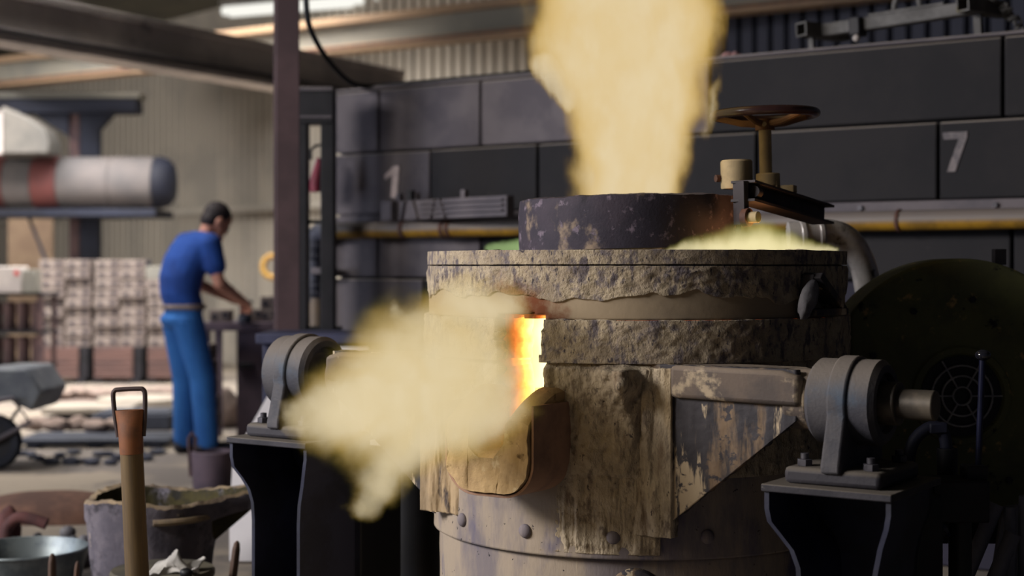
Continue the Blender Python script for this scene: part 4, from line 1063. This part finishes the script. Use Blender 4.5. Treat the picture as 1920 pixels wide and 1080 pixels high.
wbx = thing('white_box', 'white box with a small red mark on the rack top', 'box', (P(18, 0, 14.4).x, 14.4, 1.0))
ca_ = MB().box((0, 0, .125), (.30, .2, .25)).build('carton', m_box, wbx, .008)
MB().cyl((.10, -.1, .19), (.10, -.104, .19), .025, n=14).build('red_mark', m_redmk, ca_)
o = MB().box((0, 0, .11), (.12, .2, .22)).build('grey_carton', m_web, None, .006, loc=(P(60, 0, 14.4).x, 14.4, 1.0)); tag(o, 'plain grey carton standing right of the white box', 'box')
o = MB().box((0, 0, .95), (.55, .04, 1.9)).build('tan_board', m_tan, None, .005, loc=(P(58, 0, 18.2).x, 18.2, 0)); tag(o, 'tan board standing behind the rack under the duct', 'board')
# duct frame and duct
dY = 16.8
df = thing('duct_stand', 'dark navy steel stand carrying the fat grey duct', 'stand', (P(120, 0, dY).x, dY, 0))
def dx(px): return (px-120)/F*dY
def dbox(x0, x1, y0, y1, dep, name, mat=m_navy, dy=0): return MB().box(((dx(x0)+dx(x1))/2, dy, (zat(y0, dY)+zat(y1, dY))/2), (dx(x1)-dx(x0), dep, zat(y0, dY)-zat(y1, dY))).build(name, mat, df, .006)
dbox(-60, 243, 180, 206, .3, 'top_beam', m_navy, .45); dbox(-60, 250, 168, 178, .34, 'top_plate', m_web, .45)
MB().box((dx(118), .48, zat(205, dY)/2), (.12, .1, zat(205, dY))).build('post', m_rustc, df, .006)
MB().box((dx(148), .48, zat(205, dY)/2), (dx(167)-dx(130), .12, zat(205, dY))).build('post', m_navy, df, .006)
dbox(-60, 300, 393, 407, .9, 'cradle_beam', m_navy, .2)
MB().prism([(dx(40), zat(206, dY)), (dx(108), zat(206, dY)), (dx(108), zat(250, dY))], .40, .52).build('gusset', m_navy, df)
MB().prism([(dx(165), zat(206, dY)), (dx(195), zat(206, dY)), (dx(165), zat(240, dY))], .40, .52).build('gusset', m_navy, df)
MB().cyl((dx(58), -.1, zat(405, dY)), (dx(100), -.1, zat(510, dY)), .02, n=8).build('brace', m_navy, df)
du = thing('duct', 'fat grey round duct with red bands and a dark cap', 'duct', (P(0, 343, dY-.05).x, dY-.05, zat(343, dY)))
def ux(px): return px/F*dY
for a, b, r_, mt, nm in ((-60, 17, .285, m_ductr, 'red_band'), (17, 69, .28, m_duct, 'duct_section'), (69, 116, .292, m_ductr, 'red_band'), (116, 212, .288, m_duct, 'duct_section'), (212, 292, .29, m_duct, 'duct_section')):
    MB().cyl((ux(a), 0, 0), (ux(b)-.004, 0, 0), r_, n=40).build(nm, mt, du, .006)
MB().lathe([(.292, 0), (.292, .06), (.26, .15), (.19, .2), (0, .21)], 40, Matrix.Translation((ux(292), 0, 0)) @ Matrix.Rotation(PI/2, 4, 'Y')).build('end_cap', m_navy, du)
hd_ = thing('sheet_hood', 'pale grey sheet metal hood above the left end of the duct', 'hood', P(40, 292, dY-.5))
hz0 = hd_.location.copy()
def hq(px, py): p = P(px, py, dY-.5)-hz0; return (p.x, p.z)
MB().prism([hq(-30, 262), hq(0, 222), hq(22, 203), hq(30, 210), hq(62, 222), hq(95, 245), hq(106, 270), hq(104, 292), hq(-30, 292)], -.25, .2).build('hood_shell', m_hood, hd_, .02)
MB().prism([hq(-30, 292), hq(20, 292), hq(20, 215), hq(14, 215)], -.27, -.24).build('seam_plate', m_box, hd_)
# floor clutter in the middle distance (left)
def flat(name, px0, px1, pyb, h, dep, mat, label, cat, rz=0):
    Y = floorY(pyb); x0 = (px0-HX)/F*Y; x1 = (px1-HX)/F*Y
    o = thing(name, label, cat, ((x0+x1)/2, Y+dep/2, 0), rz)
    return o, x1-x0
o, wd2 = flat('core_slab', 70, 235, 788, .09, .6, m_slab, 'pale flat slab lying on the floor left of the shovel', 'slab', .08)
MB().box((0, 0, .07), (wd2, .5, .05)).build('slab_top', m_slab, o, .01); MB().box((0, 0, .02), (wd2*.7, .3, .05)).build('bearer', m_board, o)
o, wd2 = flat('white_sheet', 170, 318, 775, .05, .8, m_box, 'pale round-edged sheet behind the shovel grip', 'sheet')
MB().lathe([(0, 0), (.36, 0), (.40, .03), (.38, .1), (0, .12)], 36).build('sheet_body', m_slab, o)
seq = [(22, 752), (62, 748), (100, 752), (140, 750), (182, 752), (222, 748), (262, 752), (300, 750)]
ORD = ['first', 'second', 'third', 'fourth', 'fifth', 'sixth', 'seventh', 'eighth', 'ninth', 'tenth', 'eleventh', 'twelfth', 'thirteenth', 'fourteenth', 'fifteenth', 'sixteenth']
for i, (px, py) in enumerate(seq):
    Y = floorY(py); o = lump('sand_casting', m_sand, (P(px, 0, Y).x, Y+.1, .05), (.15, .1, .065), 20+i, amp=.55)
    tag(o, '%s sand lump from the left in the row before the crates' % ORD[i], 'sand lump', 'sand lumps before the crates')
for i, (px, py) in enumerate([(60, 822), (98, 826), (140, 824), (176, 828), (214, 826)]):
    Y = floorY(py); o = lump('pink_casting', m_sand, (P(px, 0, Y).x, Y+.1, .10), (.10, .07, .05), 40+i, amp=.6)
    tag(o, '%s pinkish casting from the left on the dark plank pallet' % ORD[i], 'casting', 'castings on the dark pallet')
o, wd2 = flat('plank_pallet', 28, 312, 842, .1, .55, m_board, 'low dark plank pallet across the floor left of the man', 'pallet', .03)
for k in range(4): MB().box((0, -.2+.14*k, .045), (wd2, .12, .03)).build('plank', m_board, o, .004)
for x in (-.4, 0, .4): MB().box((x*wd2, 0, .015), (.08, .5, .03)).build('bearer', m_board, o)
for i in range(16):
    px = 45+16.5*i+rnd.uniform(-6, 6); py = rnd.uniform(850, 872); Y = floorY(py)
    o = lump('scrap_piece', m_scrap, (P(px, 0, Y).x, Y, .02), (rnd.uniform(.03, .075), rnd.uniform(.02, .06), rnd.uniform(.012, .03)), 60+i, amp=.6, sub=2)
    tag(o, '%s dark scrap piece from the left before the plank pallet' % ORD[i], 'scrap', 'scrap litter before the pallet')
o, wd2 = flat('dark_tray', 170, 318, 808, .1, .5, m_board, 'dark blue tray lying behind the shovel socket', 'tray')
MB().box((0, 0, .06), (wd2, .5, .12)).build('tray_body', m_board, o, .01); MB().box((0, 0, .125), (wd2*.9, .42, .02)).build('tray_sand', m_board, o)
o, wd2 = flat('sand_bed', 20, 315, 765, .05, 1.2, m_sand, 'wide low bed of pinkish sand on the floor in front of the crates', 'sand bed')
lumpb = lump('sand_surface', m_sand, (0, .3, -.02), (wd2*.5, .8, .035), 90, o, 4, .1)
# wheelbarrow at the left edge
wbY = 9.2; wr = thing('wheelbarrow', 'grey wheelbarrow with a dark tyre at the left edge', 'wheelbarrow', (P(-10, 0, wbY).x, wbY, 0))
def wq(px, py): p = P(px, py, wbY)-wr.location; return (p.x, p.z)
MB().lathe([(.11, -.03), (.155, -.042), (.172, 0), (.155, .042), (.11, .03)], 36, Matrix.Translation((0, 0, .172)) @ Matrix.Rotation(PI/2, 4, 'X'), closed=True).build('tyre', m_tyre, wr)
MB().cyl((0, -.02, .172), (0, .02, .172), .115, n=24).build('wheel_disc', m_dark, wr)
mb = MB(); top = [wq(-220, 705), wq(40, 690), wq(80, 742), wq(66, 772)]; 
MB().prism([wq(-240, 716), wq(-5, 690), wq(52, 690), wq(82, 735), wq(62, 772), wq(20, 752), wq(-200, 790)], -.02, .5).build('tray', m_barrow, wr, .02)
MB().tube([(*wq(-60, 760)[:1], -.05, wq(-60, 760)[1]), (wq(30, 745)[0], -.06, wq(30, 745)[1]), (wq(62, 790)[0], -.06, wq(62, 790)[1]), (0, -.05, .172)], .016, 8).build('fork', m_frame, wr)
MB().tube([(wq(-60, 760)[0], .08, wq(-60, 760)[1]), (wq(40, 748)[0], .08, wq(40, 748)[1]), (0, .05, .172)], .016, 8).build('fork', m_frame, wr)
MB().cyl((0, -.06, .172), (0, .06, .172), .012, n=10).build('axle', m_frame, wr)
for y in (0, .45): MB().tube([(wq(-150, 780)[0], y, wq(-150, 780)[1]), (wq(-170, 880)[0], y, 0.0)], .016, 8).build('leg', m_frame, wr)

# ------------------------------------------------------------------ near left: pot, ladle, shovel, pan
pt = thing('small_pot', 'small dark iron pot with an upright loop handle on the floor by the man', 'pot', (P(398, 0, 8.2).x, 8.2, 0))
MB().lathe([(0, 0), (.09, 0), (.105, .03), (.115, .235), (.107, .24), (.098, .05), (0, .04)], 36).build('pot_body', m_bench, pt)
MB().tube([(-.115, -.02, .10), (-.125, -.02, .31), (-.105, -.02, .34), (-.085, -.02, .31), (-.092, -.02, .20)], .010, 8).build('loop_handle', m_rustc, pt)
ld = thing('pouring_ladle', 'crusted round pouring ladle with a long lip, behind the shovel', 'ladle', (P(285, 0, 5.5).x, 5.5, 0))
nth = 140; prof = [(.19, .0), (.205, .03), (.222, .2), (.232, .315), (.238, .345), (.244, .40), (.236, .412), (.212, .405), (.20, .35), (.185, .2), (.165, .08), (0, .07)]
vs = []
for i in range(nth):
    t = 2*PI*i/nth
    for r, z in prof:
        lipf = max(0, math.cos(t-math.radians(6)))**14 if z > .3 else 0
        top_ = (z > .33)
        x = r*math.cos(t); y = r*math.sin(t)
        x += lipf*.20*(1 if z > .33 else .08); z2 = z+lipf*.02+(.012*math.sin(3*t+1) if top_ else 0)
        vs.append((x, y, z2))
v = np.array(vs); nn = fbm(v*18, 4, 101); nr_ = v.copy(); nr_[:, 2] = 0; nr_ /= np.linalg.norm(nr_, axis=1)[:, None]+1e-6
v = v+nr_*nn[:, None]*.016; v[:, 2] += np.where(v[:, 2] > .38, fbm(v*40, 3, 103)*.02, 0)
m_ = len(prof)
fo = [(i*m_+k, ((i+1) % nth)*m_+k, ((i+1) % nth)*m_+k+1, i*m_+k+1) for i in range(nth) for k in range(0, 5)]
fr2 = [(i*m_+k, ((i+1) % nth)*m_+k, ((i+1) % nth)*m_+k+1, i*m_+k+1) for i in range(nth) for k in range(5, 7)]
fi = [(i*m_+k, ((i+1) % nth)*m_+k, ((i+1) % nth)*m_+k+1, i*m_+k+1) for i in range(nth) for k in range(7, m_-1)]
MB().add(v.tolist(), fo).build('ladle_shell', m_ladle, ld, sharp=70); MB().add(v.tolist(), fr2).build('ladle_rim', m_rimcr, ld, sharp=70); MB().add(v.tolist(), fi).build('ladle_lining', m_ladlein, ld, sharp=70)
MB().tube([(.245*math.cos(t), .245*math.sin(t), .345) for t in np.linspace(-PI*.42, -PI*.12, 12)], .012, 8).build('shell_band', m_rimcr, ld)
MB().box((.23, -.06, .1), (.06, .03, .03)).build('side_lug', m_dark, ld)
# shovel
SY = 4.3
sv = thing('shovel', 'upright shovel with an iron D-grip and rusty socket', 'shovel', (P(268, 0, SY).x, SY, 0), rot=(0, math.radians(-2.6), 0))
def sz(py): return zat(py, SY)
MB().cyl((0, 0, .20), (0, 0, sz(846)), .0345, .0325, n=24).build('shaft', m_wood, sv)
vs = []; prf = [(850, .0335, .0335), (815, .035, .033), (795, .037, .028), (780, .040, .022), (768, .0425, .020)]
for py, a_, b_ in prf: vs += [(a_*math.cos(t), b_*math.sin(t), sz(py)) for t in np.linspace(0, 2*PI, 25)[:-1]]
fs = [(24*k+i, 24*k+(i+1) % 24, 24*(k+1)+(i+1) % 24, 24*(k+1)+i) for k in range(4) for i in range(24)]+[tuple(range(23, -1, -1)), tuple(range(96, 120))]
MB().add(vs, fs).build('socket', m_socket, sv)
MB().tube(spline([(-.036, 0, sz(818)), (-.042, 0, sz(785)), (-.046, 0, sz(742)), (-.041, 0, sz(731)), (-.028, 0, sz(729)), (.028, 0, sz(729)), (.041, 0, sz(731)), (.046, 0, sz(742)), (.042, 0, sz(785)), (.036, 0, sz(818))], 5), .0068, 10).build('d_grip', m_grip, sv)
mb = MB(); pl2 = [(-.1, .05), (-.11, .25), (-.04, .29), (.04, .29), (.11, .25), (.1, .05), (.0, .0)]
mb.prism(pl2, -.004, .004); mb.build('blade', m_rustc, sv, .002)
# galvanised pan, slag, sand heap
pn = thing('metal_pan', 'shallow galvanised round pan at the lower left corner', 'pan', (P(48, 0, 5.75).x, 5.75, 0))
zr = zat(1028, 5.75)
MB().lathe([(0, 0), (.19, 0), (.20, .005), (.232, zr-.006), (.238, zr), (.232, zr+.004), (.226, zr-.002), (.196, .016), (0, .014)], 56).build('pan_body', m_galv, pn)
MB().tube([(.234*math.cos(t), .234*math.sin(t), zr) for t in np.linspace(0, 2*PI, 49)[:-1]], .006, 8, closed=True).build('rolled_rim', m_galv, pn)
hs_ = lump('sand_heap', m_brownsand, (P(85, 0, 7.3).x, 7.45, 0), (.42, .25, .135), 120, sub=4, amp=.08); tag(hs_, 'low brown sand heap on the floor behind the pan', 'sand heap')
rc = thing('pipe_bend', 'reddish curved pipe casting lying on the slag behind the pan', 'casting', (P(40, 0, 6.25).x, 6.3, 0))
MB().tube(spline([(-.08, 0, .09), (-.075, 0, .15), (-.03, 0, .19), (.03, 0, .185), (.09, 0, .165)]), .026, 12).build('bend', m_redcast, rc)
MB().cyl((-.08, 0, .0), (-.08, 0, .1), .034, n=14).build('flange', m_redcast, rc)
o = lump('red_lump', m_redcast, (P(5, 0, 6.3).x, 6.38, .13), (.05, .05, .1), 131, amp=.2); tag(o, 'rounded reddish casting at the frame edge beside the curved pipe', 'casting')
for i in range(26):
    px = rnd.uniform(10, 172); Y = rnd.uniform(6.1, 6.5); r = rnd.uniform(.018, .036); z = rnd.uniform(.03, .12)*(1 if px > 70 else .7)
    o = lump('slag_stone', m_stone, (P(px, 0, Y).x, Y, z), (r, r*.9, r*.8), 140+i, amp=.3, sub=2)
    tag(o, 'grey slag stone in the heap behind the galvanised pan', 'stone', 'slag stones behind the pan')
lb = lump('slag_bed', m_stone, (P(90, 0, 6.3).x, 6.35, 0), (.24, .28, .085), 170, sub=4, amp=.25); tag(lb, 'low grey bed of slag under the loose stones', 'slag bed')
# drum with rag, wooden handles
dr = thing('steel_drum', 'squat dark drum with an olive lid under the white rag', 'drum', (P(305, 0, 5.02).x, 5.02, 0))
zl = zat(1066, 5.02)
MB().lathe([(0, 0), (.165, 0), (.168, .01), (.168, zl-.02), (0, zl-.02)], 44).build('drum_body', m_black, dr); MB().lathe([(0, zl), (.168, zl), (.174, zl-.01), (.172, zl-.025), (.165, zl-.025)], 44).build('drum_lid', m_olive, dr)
q = P(332, 0, 4.96); crumple('white_rag', m_cloth, (q.x, q.y, zl), (.10, .07, .12), 'crumpled white rag on the olive drum lid', 'rag', 6, 34, .55, 1.1)
o = lump('black_stone', m_black, (P(352, 0, 4.9).x, 4.88, zl+.014), (.022, .018, .016), 181, sub=3, amp=.15); tag(o, 'small black lump in front of the white rag', 'stone')
for px, py, Y, lab, lean, rr2 in ((98, 1038, 5.2, 'rounded wooden tool handle before the galvanised pan', .0, .02), (140, 1052, 5.3, 'short dark wooden handle right of the pan rim', .05, .014), (424, 1013, 5.1, 'slanted wooden tool handle right of the pouring ladle', .12, .02)):
    o = thing('tool_handle', lab, 'tool handle', (P(px, 0, Y).x, Y, 0), rot=(0, lean, 0)); zt2 = zat(py, Y)
    MB().tube([(0, 0, 0), (0, 0, zt2-.08), (0, 0, zt2-.03), (0, 0, zt2-.008), (0, 0, zt2)], [rr2, rr2, rr2*.95, rr2*.7, rr2*.25], 14, flat=.7).build('handle_shaft', m_wood2, o)
    MB().cyl((0, 0, 0.0), (0, 0, .07), rr2*1.3, n=12).build('ferrule', m_rustc, o)
# dark barrel shapes under the furnace at the left of the band
fd = thing('burner_pipe', 'dark round burner pipe under the left apron of the furnace', 'pipe', (P(808, 0, 5.2).x, 5.2, 0))
MB().cyl((-.06, 0, .0), (-.06, 0, .56), .10, n=28).build('barrel', m_black, fd, .01)
MB().tube(spline([(-.04, -.05, .52), (0, -.12, .55), (.06, -.2, .48), (.1, -.25, .40)]), .05, 14).build('elbow', m_black, fd)

# ------------------------------------------------------------------ flames (real volumes of glowing gas)
def flame(name, base, capsules, lo, mid, hi, dens, warp, nscale, stretch, label, edge=.35, tear=.5, inflate=1.12, voxel=.02, opac=1.0, base_z=None, hi_pos=.55, mid_pos=.22):
    base = Vector(base)
    caps_l = [(Vector(a)-base, Vector(b)-base, ra, rb, pk_[0] if pk_ else 1.0) for a, b, ra, rb, *pk_ in capsules]
    mb = MB()
    for a, b, ra, rb, pk in caps_l:
        m = max(3, int((b-a).length/.03))
        for i in range(m+1):
            t = i/m; mb.sphere(a+(b-a)*t, (ra+(rb-ra)*t)*inflate+warp*.22, 14, 9)
    mt, nt = newmat(name+'_gas'); L = nt.links.new
    out = N(nt, 'ShaderNodeOutputMaterial'); tc = N(nt, 'ShaderNodeTexCoord')
    mp = N(nt, 'ShaderNodeMapping'); mp.inputs['Scale'].default_value = stretch; L(tc.outputs['Object'], mp.inputs[0])
    n1 = N(nt, 'ShaderNodeTexNoise'); n1.inputs['Scale'].default_value = nscale; n1.inputs['Detail'].default_value = 5; n1.inputs['Roughness'].default_value = .6; L(mp.outputs[0], n1.inputs['Vector'])
    sub = N(nt, 'ShaderNodeVectorMath', operation='SUBTRACT'); L(n1.outputs['Color'], sub.inputs[0]); sub.inputs[1].default_value = (.5, .5, .5)
    scl = N(nt, 'ShaderNodeVectorMath', operation='SCALE'); L(sub.outputs[0], scl.inputs[0]); scl.inputs['Scale'].default_value = warp*2
    add = N(nt, 'ShaderNodeVectorMath', operation='ADD'); L(tc.outputs['Object'], add.inputs[0]); L(scl.outputs[0], add.inputs[1])
    p = add.outputs[0]; F_ = None
    for a, b, ra, rb, pk in caps_l:
        ba = b-a
        pa = N(nt, 'ShaderNodeVectorMath', operation='SUBTRACT'); L(p, pa.inputs[0]); pa.inputs[1].default_value = a
        dt = N(nt, 'ShaderNodeVectorMath', operation='DOT_PRODUCT'); L(pa.outputs[0], dt.inputs[0]); dt.inputs[1].default_value = ba
        h = N(nt, 'ShaderNodeMath', operation='MULTIPLY'); h.use_clamp = True; L(dt.outputs['Value'], h.inputs[0]); h.inputs[1].default_value = 1/max(1e-6, ba.length_squared)
        sb = N(nt, 'ShaderNodeVectorMath', operation='SCALE'); sb.inputs[0].default_value = ba; L(h.outputs[0], sb.inputs['Scale'])
        df_ = N(nt, 'ShaderNodeVectorMath', operation='DISTANCE'); L(pa.outputs[0], df_.inputs[0]); L(sb.outputs[0], df_.inputs[1])
        r = N(nt, 'ShaderNodeMath', operation='MULTIPLY_ADD'); L(h.outputs[0], r.inputs[0]); r.inputs[1].default_value = rb-ra; r.inputs[2].default_value = ra
        dv = N(nt, 'ShaderNodeMath', operation='DIVIDE'); L(df_.outputs['Value'], dv.inputs[0]); L(r.outputs[0], dv.inputs[1])
        f = N(nt, 'ShaderNodeMath', operation='MULTIPLY_ADD'); f.inputs[1].default_value = -pk; f.inputs[2].default_value = pk; L(dv.outputs[0], f.inputs[0])
        if F_ is None: F_ = f.outputs[0]
        else:
            mx = N(nt, 'ShaderNodeMath', operation='SMOOTH_MAX'); L(F_, mx.inputs[0]); L(f.outputs[0], mx.inputs[1]); mx.inputs[2].default_value = .12; F_ = mx.outputs[0]
    n2 = N(nt, 'ShaderNodeTexNoise'); n2.inputs['Scale'].default_value = nscale*2.3; n2.inputs['Detail'].default_value = 4; L(mp.outputs[0], n2.inputs['Vector'])
    tr_ = N(nt, 'ShaderNodeMath', operation='MULTIPLY_ADD'); L(n2.outputs['Fac'], tr_.inputs[0]); tr_.inputs[1].default_value = tear
    sf = N(nt, 'ShaderNodeMath', operation='SUBTRACT'); L(F_, sf.inputs[0]); sf.inputs[1].default_value = tear*.5; L(sf.outputs[0], tr_.inputs[2])
    d = ramp(nt, tr_.outputs[0], .0, edge)
    cr = N(nt, 'ShaderNodeValToRGB'); L(tr_.outputs[0], cr.inputs[0]); e = cr.color_ramp.elements
    e[0].position = .02; e[0].color = (*lo, 1); e[1].position = hi_pos; e[1].color = (*hi, 1); k = e.new(mid_pos); k.color = (*mid, 1)
    st = N(nt, 'ShaderNodeMath', operation='MULTIPLY'); L(d, st.inputs[0]); st.inputs[1].default_value = dens
    em = N(nt, 'ShaderNodeEmission'); L(cr.outputs[0], em.inputs[0]); L(st.outputs[0], em.inputs[1])
    so_ = N(nt, 'ShaderNodeMath', operation='MULTIPLY'); L(st.outputs[0], so_.inputs[0]); so_.inputs[1].default_value = opac
    ab = N(nt, 'ShaderNodeVolumeAbsorption'); ab.inputs[0].default_value = (0, 0, 0, 1); L(so_.outputs[0], ab.inputs[1])
    ash = N(nt, 'ShaderNodeAddShader'); L(em.outputs[0], ash.inputs[0]); L(ab.outputs[0], ash.inputs[1]); L(ash.outputs[0], out.inputs['Volume'])
    try: mt.cycles.volume_step_rate = .35
    except Exception: pass
    o = mb.build(name, mt, None, loc=base); remeshed(o, voxel, 1)
    if base_z is not None:
        bm = bmesh.new(); bm.from_mesh(o.data)
        bmesh.ops.bisect_plane(bm, geom=bm.verts[:]+bm.edges[:]+bm.faces[:], plane_co=(0, 0, base_z-base.z), plane_no=(0, 0, -1), clear_outer=True)
        bmesh.ops.holes_fill(bm, edges=[e_ for e_ in bm.edges if e_.is_boundary]); bmesh.ops.recalc_face_normals(bm, faces=bm.faces); bm.to_mesh(o.data); bm.free()
    return tag(o, label, 'flame')
CR = (.79, .65, .41)
Yt = 4.45
def TP(px, py): return P(px, py, Yt)
flame('lid_flame', TP(1180, 360), [(TP(1181, 380), TP(1184, 270), .168, .20), (TP(1184, 270), TP(1184, 180), .20, .235), (TP(1184, 180), TP(1168, 60), .235, .29), (TP(1168, 60), TP(1170, -80), .29, .29), (TP(1170, -80), TP(1178, -260), .29, .12),
                                   (TP(1318, 240), TP(1334, 165), .028, .034, .34), (TP(1060, 190), TP(1030, 120), .05, .06)],
      (.46, .24, .03), (.68, .45, .13), CR, 20, .075, 5.5, (1, 1, .55), 'tall pale yellow flame rising from the ring lid', .42, .5, 1.06, base_z=1.40, hi_pos=.36, mid_pos=.14)
flame('spout_flame', P(985, 670, 3.9), [(P(968, 695, 3.86), P(885, 695, 3.82), .06, .165), (P(850, 692, 3.80), P(775, 718, 3.68), .215, .24), (P(775, 718, 3.68), P(705, 757, 3.5), .23, .17), (P(705, 757, 3.5), P(640, 782, 3.38), .17, .115), (P(640, 782, 3.38), P(545, 766, 3.28), .10, .035),
                          (P(765, 800, 3.6), P(684, 945, 3.45), .14, .05), (P(920, 768, 3.74), P(800, 787, 3.66), .125, .15), (P(795, 625, 3.7), P(746, 585, 3.66), .09, .035), (P(915, 590, 3.84), P(850, 575, 3.78), .12, .10)],
      (.13, .15, .008), (.60, .40, .09), (.77, .64, .40), 14, .075, 5.5, (1, 1, 1), 'wide pale yellow flame blowing out of the pouring slot over the spout', 1.0, .62, 1.06, hi_pos=.52, mid_pos=.22)
flame('gap_flame', P(1400, 460, 4.12), [(P(1245, 474, 4.06), P(1330, 466, 4.06), .014, .05), (P(1330, 466, 4.06), P(1425, 468, 4.08), .055, .095), (P(1425, 468, 4.08), P(1490, 468, 4.12), .095, .055), (P(1490, 468, 4.12), P(1565, 470, 4.16), .05, .014)],
      (.12, .17, .02), (.48, .42, .12), (1.2, 1.05, .62), 30, .022, 11, (1, 1, .6), 'low greenish yellow flame licking along the furnace rim under the hinge beam', 1.0, .35, 1.1, .008, base_z=1.293, hi_pos=.8, mid_pos=.3)
flame('side_flame', P(950, 458, 4.62), [(P(918, 466, 4.62), P(985, 465, 4.6), .022, .04)],
      (.12, .2, .04), (.24, .36, .12), (.34, .48, .2), 40, .012, 14, (1, 1, 1), 'tiny green flame behind the left edge of the ring lid', .9, .3, 1.1, .008, base_z=1.293)
